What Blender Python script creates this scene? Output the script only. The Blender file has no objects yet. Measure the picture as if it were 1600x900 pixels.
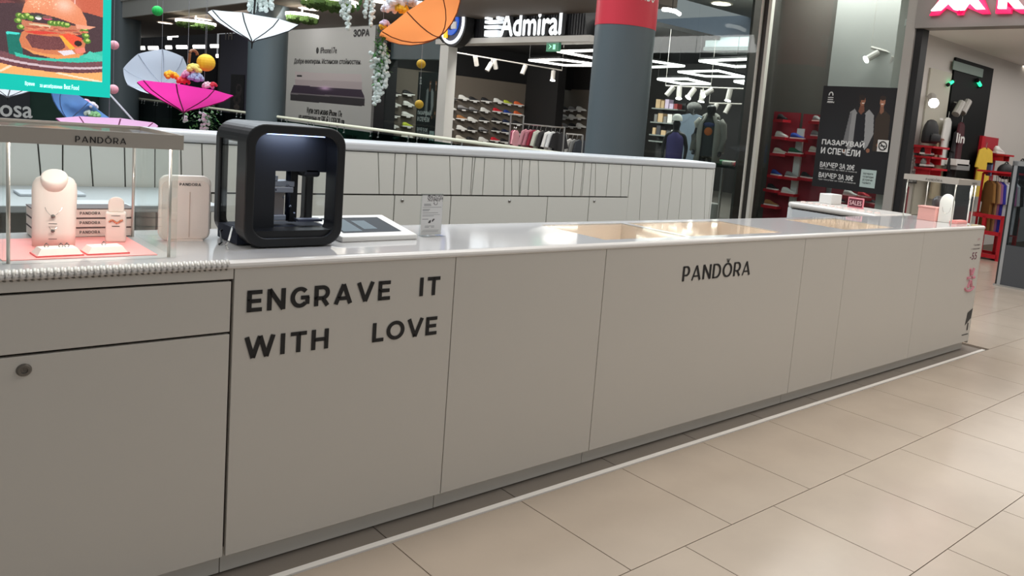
import bpy, math, random
import numpy as np
from mathutils import Vector, Matrix
random.seed(7)
SC = bpy.context.scene
COL = SC.collection

# ---------------------------------------------------------------- camera
YAW, PITCH, ROLL = map(math.radians, (44.85926, 7.02045, -5.25453))
FPX, PCX, PCY = 1261.5035, 968.3, 359.21
EYE = np.array([0.0, 0.0, 1.49])
_f = np.array([math.cos(YAW)*math.cos(PITCH), math.sin(YAW)*math.cos(PITCH), -math.sin(PITCH)])
_r = np.array([math.sin(YAW), -math.cos(YAW), 0.0])
_d = -np.cross(_r, _f)
CM = np.array([math.cos(ROLL)*_r+math.sin(ROLL)*_d, -math.sin(ROLL)*_r+math.cos(ROLL)*_d, _f])
cam_data = bpy.data.cameras.new('camera')
cam = bpy.data.objects.new('camera', cam_data)
COL.objects.link(cam)
cam_data.sensor_width = 36.0
cam_data.lens = FPX/1600*36.0
cam_data.shift_x = (800-PCX)/1600
cam_data.shift_y = (PCY-450)/1600
cam_data.clip_end = 300
cam.matrix_world = Matrix(((CM[0][0], -CM[1][0], -CM[2][0], EYE[0]), (CM[0][1], -CM[1][1], -CM[2][1], EYE[1]),
                           (CM[0][2], -CM[1][2], -CM[2][2], EYE[2]), (0, 0, 0, 1)))
SC.camera = cam

# ---------------------------------------------------------------- world, lights, exposure
world = bpy.data.worlds.new('mall_ambience'); SC.world = world
world.use_nodes = True
world.node_tree.nodes['Background'].inputs[0].default_value = (0.93, 0.97, 1.0, 1)
world.node_tree.nodes['Background'].inputs[1].default_value = 0.24
def area(name, loc, sx, sy, power, color=(1, 1, 1), rot=(0, 0, 0)):
    l = bpy.data.lights.new(name, 'AREA'); l.shape = 'RECTANGLE'; l.size = sx; l.size_y = sy
    l.energy = power; l.color = color
    o = bpy.data.objects.new(name, l); o.location = loc; o.rotation_euler = rot; COL.objects.link(o)
    return o
area('hall_ceiling_light', (5.4, 0.5, 4.4), 5.0, 3.2, 98, (1.0, 0.95, 0.88))
area('hall_ceiling_light', (2.2, 2.95, 4.4), 5.0, .9, 46, (1.0, 0.96, 0.91))
area('hall_ceiling_light', (9.2, 4.6, 4.3), 1.4, 3.0, 34, (1.0, 0.96, 0.91))
area('atrium_skylight', (3.5, 13.0, 8.5), 8.0, 15.0, 1500, (0.86, 0.94, 1.0))
area('gallery_facade_fill', (8.0, 20.0, 3.55), .4, 19.0, 160, (1.0, 0.97, 0.94), (0, math.radians(-60), 0))  # unseen fill strip added to brighten the facade, no fixture of its own
area('sports_shop_light', (11.6, 15.2, 3.4), .4, 9.5, 300, (1.0, 0.97, 0.92), (0, math.radians(-50), 0))
area('window_display_light', (11.45, 6.9, 4.45), .6, 2.2, 60, (1.0, 0.97, 0.94))
area('window_shop_light', (12.6, 10.0, 4.4), 2.2, 2.0, 110, (1.0, 0.97, 0.92))
area('entrance_shop_light', (15.0, 3.6, 3.26), 7.0, 2.8, 82, (1.0, 0.97, 0.94))
SC.view_settings.view_transform = 'Standard'
SC.view_settings.look = 'None'
SC.view_settings.gamma = 1.0
SC.view_settings.use_curve_mapping = False
SC.view_settings.exposure = 0.35

# ---------------------------------------------------------------- helpers
def ray(x, y): return CM.T @ np.array([(x-PCX)/FPX, (y-PCY)/FPX, 1.0])
def PX(x, y, X): d = ray(x, y); return EYE+d*(X-EYE[0])/d[0]
def PY(x, y, Y): d = ray(x, y); return EYE+d*(Y-EYE[1])/d[1]
def PZ(x, y, Z): d = ray(x, y); return EYE+d*(Z-EYE[2])/d[2]
def PT(x, y, t): return EYE+ray(x, y)*t
def lin(c):
    c = c/255.0
    return c/12.92 if c <= 0.04045 else ((c+0.055)/1.055)**2.4
def rgb(r, g, b): return (lin(r), lin(g), lin(b), 1.0)
MATS = {}
def mat(name, col, rough=0.5, metal=0.0, var=0.0, scale=8.0, emit=0.0, bump=0.0, coat=0.0, ecol=None, spec=0.5, trans=0.0):
    if name in MATS: return MATS[name]
    m = bpy.data.materials.new(name); m.use_nodes = True
    nt = m.node_tree; b = nt.nodes['Principled BSDF']
    c = rgb(*col)
    b.inputs['Base Color'].default_value = c
    b.inputs['Roughness'].default_value = rough
    b.inputs['Metallic'].default_value = metal
    b.inputs['Specular IOR Level'].default_value = spec
    if coat: b.inputs['Coat Weight'].default_value = coat; b.inputs['Coat Roughness'].default_value = 0.06
    if trans:
        tl = nt.nodes.new('ShaderNodeBsdfTranslucent'); tl.inputs[0].default_value = c; ms = nt.nodes.new('ShaderNodeMixShader'); ms.inputs[0].default_value = trans
        nt.links.new(b.outputs[0], ms.inputs[1]); nt.links.new(tl.outputs[0], ms.inputs[2]); nt.links.new(ms.outputs[0], nt.nodes['Material Output'].inputs[0])
    if emit:
        b.inputs['Emission Color'].default_value = rgb(*(ecol or col)); b.inputs['Emission Strength'].default_value = emit
    if var or bump:
        tc = nt.nodes.new('ShaderNodeNewGeometry'); no = nt.nodes.new('ShaderNodeTexNoise')
        no.inputs['Scale'].default_value = scale; no.inputs['Detail'].default_value = 5
        nt.links.new(tc.outputs['Position'], no.inputs['Vector'])
        if var:
            mx = nt.nodes.new('ShaderNodeMix'); mx.data_type = 'RGBA'
            mx.inputs[6].default_value = tuple(max(0, v*(1-var)) for v in c[:3])+(1,)
            mx.inputs[7].default_value = tuple(min(1, v*(1+var)) for v in c[:3])+(1,)
            nt.links.new(no.outputs['Fac'], mx.inputs[0]); nt.links.new(mx.outputs[2], b.inputs['Base Color'])
        if bump:
            bp = nt.nodes.new('ShaderNodeBump'); bp.inputs['Strength'].default_value = bump; bp.inputs['Distance'].default_value = 0.01
            nt.links.new(no.outputs['Fac'], bp.inputs['Height']); nt.links.new(bp.outputs['Normal'], b.inputs['Normal'])
    MATS[name] = m
    return m
def glass(name, tint=(235, 245, 242), clear=0.9, rough=0.02, refl=0.35):
    if name in MATS: return MATS[name]
    m = bpy.data.materials.new(name); m.use_nodes = True
    nt = m.node_tree; nt.nodes.clear()
    out = nt.nodes.new('ShaderNodeOutputMaterial'); tr = nt.nodes.new('ShaderNodeBsdfTransparent')
    gl = nt.nodes.new('ShaderNodeBsdfGlossy'); lw = nt.nodes.new('ShaderNodeLayerWeight'); fr = nt.nodes.new('ShaderNodeMath'); mx = nt.nodes.new('ShaderNodeMixShader')
    c = rgb(*tint); tr.inputs[0].default_value = tuple(v*clear for v in c[:3])+(1,)
    gl.inputs['Roughness'].default_value = rough; fr.operation = 'POWER'; fr.inputs[1].default_value = 5.0; lw.inputs['Blend'].default_value = 0.5
    sc_ = nt.nodes.new('ShaderNodeMath'); sc_.operation = 'MULTIPLY_ADD'; sc_.inputs[1].default_value = refl; sc_.inputs[2].default_value = 0.02
    nt.links.new(lw.outputs['Facing'], fr.inputs[0]); nt.links.new(fr.outputs[0], sc_.inputs[0]); nt.links.new(sc_.outputs[0], mx.inputs[0]); nt.links.new(tr.outputs[0], mx.inputs[1]); nt.links.new(gl.outputs[0], mx.inputs[2])
    nt.links.new(mx.outputs[0], out.inputs[0])
    MATS[name] = m
    return m
def vcol_mat(name, emit=0.0, rough=0.6):
    if name in MATS: return MATS[name]
    m = bpy.data.materials.new(name); m.use_nodes = True
    nt = m.node_tree; b = nt.nodes['Principled BSDF']; a = nt.nodes.new('ShaderNodeVertexColor'); a.layer_name = 'print'
    b.inputs['Roughness'].default_value = rough
    if emit:
        b.inputs['Base Color'].default_value = (0.01, 0.01, 0.01, 1)
        nt.links.new(a.outputs[0], b.inputs['Emission Color']); b.inputs['Emission Strength'].default_value = emit
    else:
        nt.links.new(a.outputs[0], b.inputs['Base Color'])
    MATS[name] = m
    return m

def tag(o, label=None, cat=None, group=None, kind=None):
    if label: o['label'] = label
    if cat: o['category'] = cat
    if group: o['group'] = group
    if kind: o['kind'] = kind
    return o
def thing(name, label, cat, loc=(0, 0, 0), rot=(0, 0, 0), group=None):
    o = bpy.data.objects.new(name, None); o.empty_display_size = 0.1
    o.location = Vector([float(v) for v in loc]); o.rotation_euler = rot; COL.objects.link(o)
    return tag(o, label, cat, group)
def obj(name, me, parent=None, m=None):
    o = bpy.data.objects.new(name, me); COL.objects.link(o)
    if parent: o.parent = parent
    if m:
        if len(me.materials) == 0: me.materials.append(m)
    return o
class MB:
    def __init__(s): s.v = []; s.f = []; s.mi = []; s.cur = 0
    def add(s, vs, fs):
        n = len(s.v); s.v += [tuple(float(c) for c in p) for p in vs]
        s.f += [tuple(i+n for i in f) for f in fs]; s.mi += [s.cur]*len(fs); return s
    def box(s, x0, x1, y0, y1, z0, z1):
        return s.add([(x0, y0, z0), (x1, y0, z0), (x1, y1, z0), (x0, y1, z0), (x0, y0, z1), (x1, y0, z1), (x1, y1, z1), (x0, y1, z1)],
                     [(0, 3, 2, 1), (4, 5, 6, 7), (0, 1, 5, 4), (1, 2, 6, 5), (2, 3, 7, 6), (3, 0, 4, 7)])
    def tube(s, path, r, n=8, cap=True):
        P = [np.array(p, float) for p in path]; m = len(P)
        R = r if isinstance(r, (list, tuple)) else [r]*m
        vs = []; fs = []
        up = np.array([0.0, 0, 1])
        for i, p in enumerate(P):
            t = P[min(i+1, m-1)]-P[max(i-1, 0)]; t = t/(np.linalg.norm(t)+1e-9)
            a = up if abs(t[2]) < 0.95 else np.array([1.0, 0, 0])
            u = np.cross(t, a); u /= np.linalg.norm(u)+1e-9; w = np.cross(t, u)
            for k in range(n):
                an = 2*math.pi*k/n; vs.append(p+R[i]*(u*math.cos(an)+w*math.sin(an)))
        for i in range(m-1):
            for k in range(n):
                fs.append((i*n+k, i*n+(k+1) % n, (i+1)*n+(k+1) % n, (i+1)*n+k))
        if cap: fs += [tuple(range(n))[::-1], tuple((m-1)*n+k for k in range(n))]
        return s.add(vs, fs)
    def lathe(s, prof, n=16, c=(0, 0, 0), scallop=0.0, a0=0.0, a1=2*math.pi):
        vs = []; fs = []; m = len(prof); full = abs(a1-a0-2*math.pi) < 1e-6
        k1 = n if full else n+1
        for r, z in prof:
            for k in range(k1):
                a = a0+(a1-a0)*k/n
                vs.append((c[0]+r*math.cos(a), c[1]+r*math.sin(a), c[2]+z))
        for i in range(m-1):
            for k in range(n):
                k2 = (k+1) % k1
                fs.append((i*k1+k, i*k1+k2, (i+1)*k1+k2, (i+1)*k1+k))
        return s.add(vs, fs)
    def ball(s, c, r, n=10, m=7, sc=(1, 1, 1)):
        prof = [(max(1e-4, math.sin(math.pi*i/m)), -math.cos(math.pi*i/m)) for i in range(m+1)]
        vs = []; fs = []
        for q, z in prof:
            for k in range(n):
                a = 2*math.pi*k/n; vs.append((c[0]+r*sc[0]*q*math.cos(a), c[1]+r*sc[1]*q*math.sin(a), c[2]+r*sc[2]*z))
        for i in range(m):
            for k in range(n): fs.append((i*n+k, i*n+(k+1) % n, (i+1)*n+(k+1) % n, (i+1)*n+k))
        return s.add(vs, fs)
    def prism(s, poly, o, u, v, w):
        o, u, v, w = (np.array(q, float) for q in (o, u, v, w)); n = len(poly)
        vs = [o+u*a+v*b for a, b in poly]+[o+u*a+v*b+w for a, b in poly]
        fs = [tuple(range(n))[::-1], tuple(range(n, 2*n))]+[(i, (i+1) % n, n+(i+1) % n, n+i) for i in range(n)]
        return s.add(vs, fs)
    def loft(s, rings, cap=True):
        n = len(rings[0]); vs = [p for r in rings for p in r]; fs = []
        for i in range(len(rings)-1):
            for k in range(n): fs.append((i*n+k, i*n+(k+1) % n, (i+1)*n+(k+1) % n, (i+1)*n+k))
        if cap: fs += [tuple(range(n))[::-1], tuple((len(rings)-1)*n+k for k in range(n))]
        return s.add(vs, fs)
    def mesh(s, name, mats, smooth=False):
        me = bpy.data.meshes.new(name); me.from_pydata(s.v, [], s.f)
        for m in (mats if isinstance(mats, (list, tuple)) else [mats]): me.materials.append(m)
        if max(s.mi, default=0): me.polygons.foreach_set('material_index', s.mi)
        if smooth: me.polygons.foreach_set('use_smooth', [True]*len(me.polygons))
        me.update(); return me
    def build(s, name, mats, parent=None, smooth=False, bevel=0.0, seg=2, world=False):
        if world and parent is not None:
            iv = (Matrix.Translation(parent.location) @ parent.rotation_euler.to_matrix().to_4x4()).inverted()
            s.v = [tuple(iv @ Vector(p)) for p in s.v]
        o = obj(name, s.mesh(name, mats, smooth), parent)
        if bevel:
            b = o.modifiers.new('edge', 'BEVEL'); b.width = bevel; b.segments = seg; b.limit_method = 'ANGLE'; b.angle_limit = math.radians(40)
        return o
def struct(name, mb, m, label=None, cat=None, **k):
    o = mb.build(name, m, **k); tag(o, label, cat, None, 'structure'); return o
def copy_tree(o, parent=None):
    c = o.copy(); COL.objects.link(c); c.parent = parent
    for ch in list(o.children):
        copy_tree(ch, c)
    return c

# ---- lettering: drawn strokes for the large capitals, font outlines for the small print
def arc(cx, cy, rx, ry, a0, a1, n=16):
    return [(cx+rx*math.cos(math.radians(a0+(a1-a0)*i/n)), cy+ry*math.sin(math.radians(a0+(a1-a0)*i/n))) for i in range(n+1)]
def glyph(ch, w, a, b):
    if ch == 'E': return [[(a, 0), (a, 1)], [(0, 1-b), (w, 1-b)], [(0, .5), (w*.93, .5)], [(0, b), (w, b)]]
    if ch == 'N': return [[(a, 0), (a, 1)], [(w-a, 0), (w-a, 1)], [(a*.9, 1-b*.2), (w-a*.9, b*.2)]]
    if ch == 'G': return [arc(w/2, .5, w/2-a, .5-b, 42, 318, 22), [(w*.54, .48), (w-a*.2, .48)], [(w-a, .5), (w-a, .15)]]
    if ch == 'R': return [[(a, 0), (a, 1)], [(0, 1-b)]+arc(w*.52, .69-b/2, w*.48-a, .31-b/2, 90, -90, 12)+[(0, .38)], [(w*.52, .40), (w-a*.9, 0)]]
    if ch == 'P': return [[(a, 0), (a, 1)], [(0, 1-b)]+arc(w*.50, .69-b/2, w*.5-a, .31-b/2, 90, -90, 12)+[(0, .38)]]
    if ch == 'A': return [[(a*.9, 0), (w/2, 1-b*.3)], [(w/2, 1-b*.3), (w-a*.9, 0)], [(w*.2, .28), (w*.8, .28)]]
    if ch == 'V': return [[(a*.9, 1), (w/2, b*.3)], [(w/2, b*.3), (w-a*.9, 1)]]
    if ch == 'I': return [[(w/2, 0), (w/2, 1)]]
    if ch == 'T': return [[(w/2, 0), (w/2, 1)], [(0, 1-b), (w, 1-b)]]
    if ch == 'W': return [[(a*.9, 1), (w*.28, 0)], [(w*.28, 0), (w/2, 1)], [(w/2, 1), (w*.72, 0)], [(w*.72, 0), (w-a*.9, 1)]]
    if ch == 'H': return [[(a, 0), (a, 1)], [(w-a, 0), (w-a, 1)], [(a, .5), (w-a, .5)]]
    if ch == 'L': return [[(a, 0), (a, 1)], [(0, b), (w, b)]]
    if ch == 'O': return [arc(w/2, .5, w/2-a, .5-b, 0, 360, 28)]
    if ch == 'D': return [[(a, 0), (a, 1)], [(0, 1-b)]+arc(w*.42, .5, w*.58-a, .5-b, 90, -90, 14)+[(0, b)]]
    return []
def ribbon(mb, pts, thick, thin, put):
    n = len(pts); L = []; Rr = []
    closed = n > 3 and abs(pts[0][0]-pts[-1][0])+abs(pts[0][1]-pts[-1][1]) < 1e-6
    for i, p in enumerate(pts):
        a = pts[i-1] if i > 0 else (pts[-2] if closed else pts[0]); b = pts[i+1] if i < n-1 else (pts[1] if closed else pts[-1])
        dx, dy = b[0]-a[0], b[1]-a[1]; l = math.hypot(dx, dy) or 1; dx /= l; dy /= l
        w = thin+(thick-thin)*min(1, abs(dy)*1.05)
        if abs(dx) > .15 and dx*dy > 0 and n == 2: w = thin*1.1+(thick-thin)*.18
        L.append((p[0]-dy*w/2, p[1]+dx*w/2)); Rr.append((p[0]+dy*w/2, p[1]-dx*w/2))
    vs = [put(*q) for q in L]+[put(*q) for q in Rr]
    mb.add(vs, [(i, n+i, n+i+1, i+1) for i in range(n-1)])
WID = dict(E=.72, N=.90, G=.98, R=.82, A=1.0, V=1.0, I=.26, T=.80, W=1.42, H=.88, L=.66, O=1.08, D=.92, P=.74)
def lettering(name, text, o, u, v, height, width, thick, thin, m, parent, gap=.16, crown=False, off=None):
    o, u, v = (np.array(q, float) for q in (o, u, v)); mb = MB()
    tot = sum(WID[c] for c in text)+gap*(len(text)-1); sx = width/tot; x = 0
    nrm = np.array(off if off is not None else np.cross(u, v)*0.0012)
    k = [0]
    for c in text:
        w = WID[c]*sx/height
        def put(a, b, x=x):
            k[0] += 1
            return o+u*(x*sx+a*height)+v*(b*height)+nrm*(1+0.0002*(k[0] % 7))
        for pl in glyph(c, w, thick/2*(1 if c not in 'AVW' else 1), thin/2): ribbon(mb, pl, thick, thin, put)
        if crown and c == 'O':
            for dx in (-.12, 0, .12):
                ribbon(mb, [(w/2+dx*.4, 1.06), (w/2+dx*1.5, 1.30)], .06, .05, put)
            ribbon(mb, [(w/2-.1, 1.06), (w/2+.1, 1.06)], .06, .06, put)
        x += WID[c]+gap
    return mb.build(name, m, parent)
def font_mesh(text):
    cu = bpy.data.curves.new('t', 'FONT'); cu.body = text; cu.resolution_u = 3
    o = bpy.data.objects.new('t', cu); COL.objects.link(o)
    dg = bpy.context.evaluated_depsgraph_get(); me = bpy.data.meshes.new_from_object(o.evaluated_get(dg))
    n = len(me.vertices); co = np.empty(n*3, np.float32); me.vertices.foreach_get('co', co); co = co.reshape(-1, 3)[:, :2].copy()
    fs = [tuple(p.vertices) for p in me.polygons]
    bpy.data.objects.remove(o); bpy.data.curves.remove(cu); bpy.data.meshes.remove(me)
    return co, fs
def print_text(name, text, o, u, v, width, height, m, parent=None, bold=0.0, depth=0.0):
    """flat lettering whose bounding box is width x height with its lower left corner at o"""
    co, fs = font_mesh(text)
    lo, hi = co.min(0), co.max(0); q = (co-lo)/(hi-lo)
    o, u, v = (np.array(z, float) for z in (o, u, v)); nr = np.cross(u, v)
    mb = MB()
    offs = [(0, 0)] if not bold else [(-bold, 0), (bold, 0), (0, bold), (0, -bold)]
    for i, (dx, dy) in enumerate(offs):
        mb.add([o+u*(a*width+dx)+v*(b*height+dy)+nr*(depth+0.0002*i) for a, b in q], fs)
        if depth:
            base = len(mb.v)
            n = len(q)
            mb.add([o+u*(a*width+dx)+v*(b*height+dy) for a, b in q], fs)
            e = {}
            for f in fs:
                for a, b in zip(f, f[1:]+f[:1]):
                    if (b, a) in e: del e[(b, a)]
                    else: e[(a, b)] = 1
            for a, b in e: mb.f.append((base-n+a, base-n+b, base+b, base+a)); mb.mi.append(0)
    if depth:
        mb.mi = [0]*len(mb.f)
        nf = len(fs); per = len(mb.f)//len(offs)
        for k in range(len(mb.f)): mb.mi[k] = 0 if (k % per) < nf else 1
        return mb.build(name, [m, mat('letter_side', (120, 124, 128), .5)], parent)
    return mb.build(name, m, parent)

# ---- flat printed pictures: a fine grid of coloured cells
class Pic:
    def __init__(s, nu, nv, base):
        s.nu, s.nv = nu, nv
        s.U, s.V = np.meshgrid((np.arange(nu)+.5)/nu, (np.arange(nv)+.5)/nv)
        s.a = np.empty((nv, nu, 3)); s.a[:] = base
        s.rs = np.random.RandomState(3)
    def put(s, mask, col, alpha=1.0):
        al = (mask.astype(float)*alpha)[..., None]; s.a = s.a*(1-al)+np.array(col, float)*al
    def ell(s, cx, cy, rx, ry, col, rot=0, alpha=1.0, cond=None):
        c, sn = math.cos(math.radians(rot)), math.sin(math.radians(rot)); x = s.U-cx; y = s.V-cy
        m = ((x*c+y*sn)/rx)**2+((-x*sn+y*c)/ry)**2 < 1
        if cond is not None: m &= cond
        s.put(m, col, alpha)
    def soft(s, cx, cy, rx, ry, col, alpha=1.0):
        d = ((s.U-cx)/rx)**2+((s.V-cy)/ry)**2; s.put(np.exp(-d*2), col, alpha)
    def poly(s, pts, col, alpha=1.0):
        m = np.zeros_like(s.U, bool); n = len(pts)
        for i in range(n):
            x0, y0 = pts[i]; x1, y1 = pts[(i+1) % n]
            if y0 == y1: continue
            c = ((y0 > s.V) != (y1 > s.V)) & (s.U < (x1-x0)*(s.V-y0)/(y1-y0)+x0); m ^= c
        s.put(m, col, alpha)
    def noise(s, amt): s.a = np.clip(s.a+s.rs.uniform(-amt, amt, s.U.shape)[..., None], 0, 255)
    def build(s, name, o, u, v, m, parent=None):
        o, u, v = (np.array(q, float) for q in (o, u, v)); nu, nv = s.nu, s.nv
        gu, gv = np.meshgrid(np.arange(nu+1)/nu, np.arange(nv+1)/nv)
        co = o+gu[..., None]*u+gv[..., None]*v
        idx = np.arange((nu+1)*(nv+1)).reshape(nv+1, nu+1)
        fs = np.stack([idx[:-1, :-1], idx[:-1, 1:], idx[1:, 1:], idx[1:, :-1]], -1).reshape(-1, 4)
        me = bpy.data.meshes.new(name); me.from_pydata(co.reshape(-1, 3).tolist(), [], fs.tolist())
        at = me.color_attributes.new('print', 'FLOAT_COLOR', 'CORNER')
        c = np.clip(s.a, 0, 255)/255.0; c = np.where(c <= .04045, c/12.92, ((c+.055)/1.055)**2.4)
        full = np.ones((nv*nu, 4, 4), np.float32); full[..., :3] = c.reshape(-1, 1, 3)
        at.data.foreach_set('color', full.ravel())
        me.materials.append(m); return obj(name, me, parent)

# ---------------------------------------------------------------- materials
M_PANEL = mat('counter_laminate', (205, 199, 190), 0.38, var=0.02, scale=1.5)
M_PANELW = mat('counter_back_laminate', (230, 231, 225), 0.45, var=0.02, scale=1.2)
M_NOSE = mat('counter_edge_white', (222, 216, 210), 0.25)
M_TOP = mat('counter_top_gloss', (198, 196, 195), 0.07, var=0.015, scale=3)
M_KICK = mat('kickplate_grey', (214, 208, 198), 0.4)
M_GROOVE = mat('groove_dark', (52, 47, 42), 0.8)
M_INK = mat('black_vinyl', (24, 22, 22), 0.45)
M_CHROME = mat('brushed_steel', (190, 190, 188), 0.3, metal=0.9)
M_FLOOR = mat('floor_tile_beige', (192, 176, 159), 0.20, var=0.15, scale=2.2, bump=0.02)
M_FLOORG = mat('floor_tile_shaded', (140, 130, 120), 0.32, var=0.08, scale=3.0)
M_GROUT = mat('floor_grout', (92, 78, 64), 0.8)
M_TRIM = mat('floor_trim_white', (250, 244, 236), 0.35)
M_WHITE = mat('white_paint', (232, 230, 226), 0.5)
M_BLACK = mat('matt_black', (16, 16, 17), 0.55)
M_SLATE = mat('column_slate', (88, 98, 102), 0.42, var=0.06, scale=1.2)
M_RED = mat('red_panel', (196, 30, 44), 0.4)
M_GLASS = glass('clear_glass', (252, 254, 253), 0.995)
M_PANE = glass('shop_glass', (240, 246, 245), 0.97)
M_TEAL = glass('balustrade_glass', (128, 168, 158), 0.60)  # dark green tint takes in the dark reflections on the panes
M_ACRYL = glass('acrylic', (246, 248, 248), 0.97)
M_LED = mat('led_white', (255, 252, 245), 0.4, emit=3.5)
M_LEDS = mat('downlight_disc', (255, 246, 232), 0.4, emit=3.0)
M_BLUSH = mat('blush_leatherette', (246, 228, 218), 0.55, var=0.02, scale=20)
M_PINK = mat('pink_board', (246, 158, 152), 0.6)

# ---------------------------------------------------------------- floor
fl = MB().box(-4, 24, -3.0, 5.35, -0.12, -0.004)
fl.box(7.9, 24, 5.35, 46, -0.12, -0.004)
floor = struct('floor', fl, M_GROUT, 'beige square tiles laid in running bond around the counter', 'floor')
TX, TY, Y0, X0 = 0.5635, 0.618, 2.356, 1.954
me_tile = MB().box(0, TX-0.004, 0, TY-0.004, -0.02, 0.0).mesh('tile', M_FLOOR)
for j in range(-4, 5):
    y = Y0+TY*j
    for i in range(-5, 21):
        x = X0+TX*i+(TX/2 if j % 2 == 0 else 0)
        if j >= 0 and x < 6.68: continue
        if j < -3 and x < 1.0: continue
        if x > 12.3 and j < 0: continue
        t = obj('floor_tile', me_tile, floor); t.location = (x, y, 0)
# strip split like the tiles, painted darker for the counter's shadow and reflection
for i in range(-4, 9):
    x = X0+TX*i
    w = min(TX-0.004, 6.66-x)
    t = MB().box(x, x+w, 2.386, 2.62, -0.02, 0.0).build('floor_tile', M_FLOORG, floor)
tr = MB().box(-0.9, 6.66, 2.357, 2.384, -0.02, 0.004)
struct('trim_1', tr, M_TRIM, 'thin white strip set in the floor along the counter', 'floor trim')

# ---------------------------------------------------------------- mall shell: gallery, facade, atrium
XF, XR = 11.0, 8.05
lower = MB().box(-30, 7.9, 5.35, 60, -4.7, -4.5)
struct('floor_lower', lower, mat('lower_floor', (150, 140, 128), 0.3), 'floor of the level below the atrium', 'floor')
slab = MB().box(7.75, 7.9, 5.35, 46, -0.5, 0.02).box(-4, 7.9, 5.2, 5.35, -0.5, 0.02)
struct('trim_2', slab, M_WHITE, 'white edge of the gallery floor beside the atrium', 'floor edge')
# ceiling over the gallery with its pale fascia
M_CEIL = mat('gallery_ceiling', (112, 100, 90), 0.7, var=0.05, scale=0.6)
ce = MB().box(7.5, XF-.13, 9.9, 60, 3.72, 3.9)
struct('ceiling', ce, M_CEIL, 'brown grey gallery ceiling with round downlights', 'ceiling')
ce2 = MB().box(7.5, 22, 4.6, 11.4, 4.55, 4.7).box(13, 22, 11.4, 12.6, 4.55, 4.7)
struct('ceiling_near', ce2, mat('pale_ceiling', (216, 213, 205), 0.7), 'pale ceiling behind the red wrapped column', 'ceiling')
fa = MB().box(7.42, 7.5, 9.9, 60, 3.72, 4.6).box(7.36, 7.42, 9.9, 60, 4.25, 4.32)
struct('trim_3', fa, mat('fascia_pale', (196, 194, 188), 0.6), 'pale fascia of the floor above along the atrium', 'fascia')
def downlight(x, y, Z, r, label, grp=None):
    p = PZ(x, y, Z); t = thing('downlight', label, 'ceiling light', p, group=grp)
    MB().lathe([(r, 0), (r*1.18, -0.01), (r*1.18, 0.0)], 20).build('trim_ring', M_WHITE, t)
    MB().lathe([(0.001, -0.012), (r, -0.008)], 20).build('diffuser', M_LEDS, t)
for x, y, r, lb in ((482, 14, .20, 'round downlight between the two moss ring lamps'), (597, 3, .22, 'round downlight above the orange umbrella'),
                    (258, 36, .22, 'round downlight above the pink umbrella hook'), (318, 30, .22, 'round downlight above the yellow paper ball'),
                    (400, 8, .14, 'round downlight just above the white umbrella rim')):
    downlight(x, y, 3.70, r, lb)
downlight(1127, 6, 4.54, .22, 'round downlight in the pale ceiling behind the red wrapped column')
def moss_lamp(x, y, r, label):
    p = PZ(x, y, 3.5); t = thing('moss_ring_lamp', label, 'ceiling lamp', p)
    MB().lathe([(r, -.02), (r*1.10, -.02), (r*1.10, .05), (r, .05), (r, -.02)], 32).build('ring', M_LEDS, t)
    mb = MB(); rs = random.Random(int(x))
    for _ in range(150):
        a = rs.uniform(0, 6.28); q = r*math.sqrt(rs.random())*.97
        mb.ball((q*math.cos(a), q*math.sin(a), -.02-.09*rs.random()), .07, 5, 3)
    o = mb.build('moss', mat('moss', (70, 96, 42), 0.9, var=.4, scale=9), t); o['kind'] = 'stuff'
    MB().tube([(0, 0, 0), (0, 0, .2185)], .02, 6).build('rod', M_WHITE, t)
moss_lamp(515, 3, .50, 'ring lamp filled with green moss above the phone billboard')
moss_lamp(472, 25, .34, 'ring lamp filled with green moss beside the white umbrella')
moss_lamp(306, 36, .50, 'ring lamp filled with moss straight above the pink umbrella')
# ring lamp end seen beside the column
t = thing('curved_lamp', 'curved glowing tube lamp right of the red wrapped column', 'ceiling lamp', PT(1050, 20, 13.4))
a0 = np.array(t.location)
MB().tube([PT(1036, 14.5, 13.6)-a0, PT(1046, 15.5, 13.5)-a0, PT(1056, 18, 13.4)-a0, PT(1062, 22, 13.3)-a0], .035, 8).build('tube', M_LED, t, smooth=True)
MB().tube([(0, 0, 0), (0, 0, 1.0)], .006, 5).build('rod', M_BLACK, t)

# columns
def column(name, c, r, z1, label):
    t = thing(name, label, 'column', c); t['kind'] = 'structure'
    MB().lathe([(r, 0), (r, z1)], 48).build('shaft', M_SLATE, t, smooth=True)
    MB().lathe([(r+.03, 0), (r+.03, .12), (r, .13)], 48).build('base_ring', M_CHROME, t)
    return t
cc = PT(963, 200, 12.3); RC = 0.455
cA = column('column', (cc[0], cc[1], 0), RC, 5.0, 'round slate grey column wrapped in red at the top')
# the red wrap starts just above the store sign line and is closed by a thin seam
zr = PT(966, 42, 12.0)[2]
mb = MB().lathe([(RC+.004, zr), (RC+.006, zr+.01), (RC+.006, 5.0)], 48)
wrap = mb.build('red_wrap', mat('red_wrap_print', (226, 62, 78), 0.45), cA, smooth=True)
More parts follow.
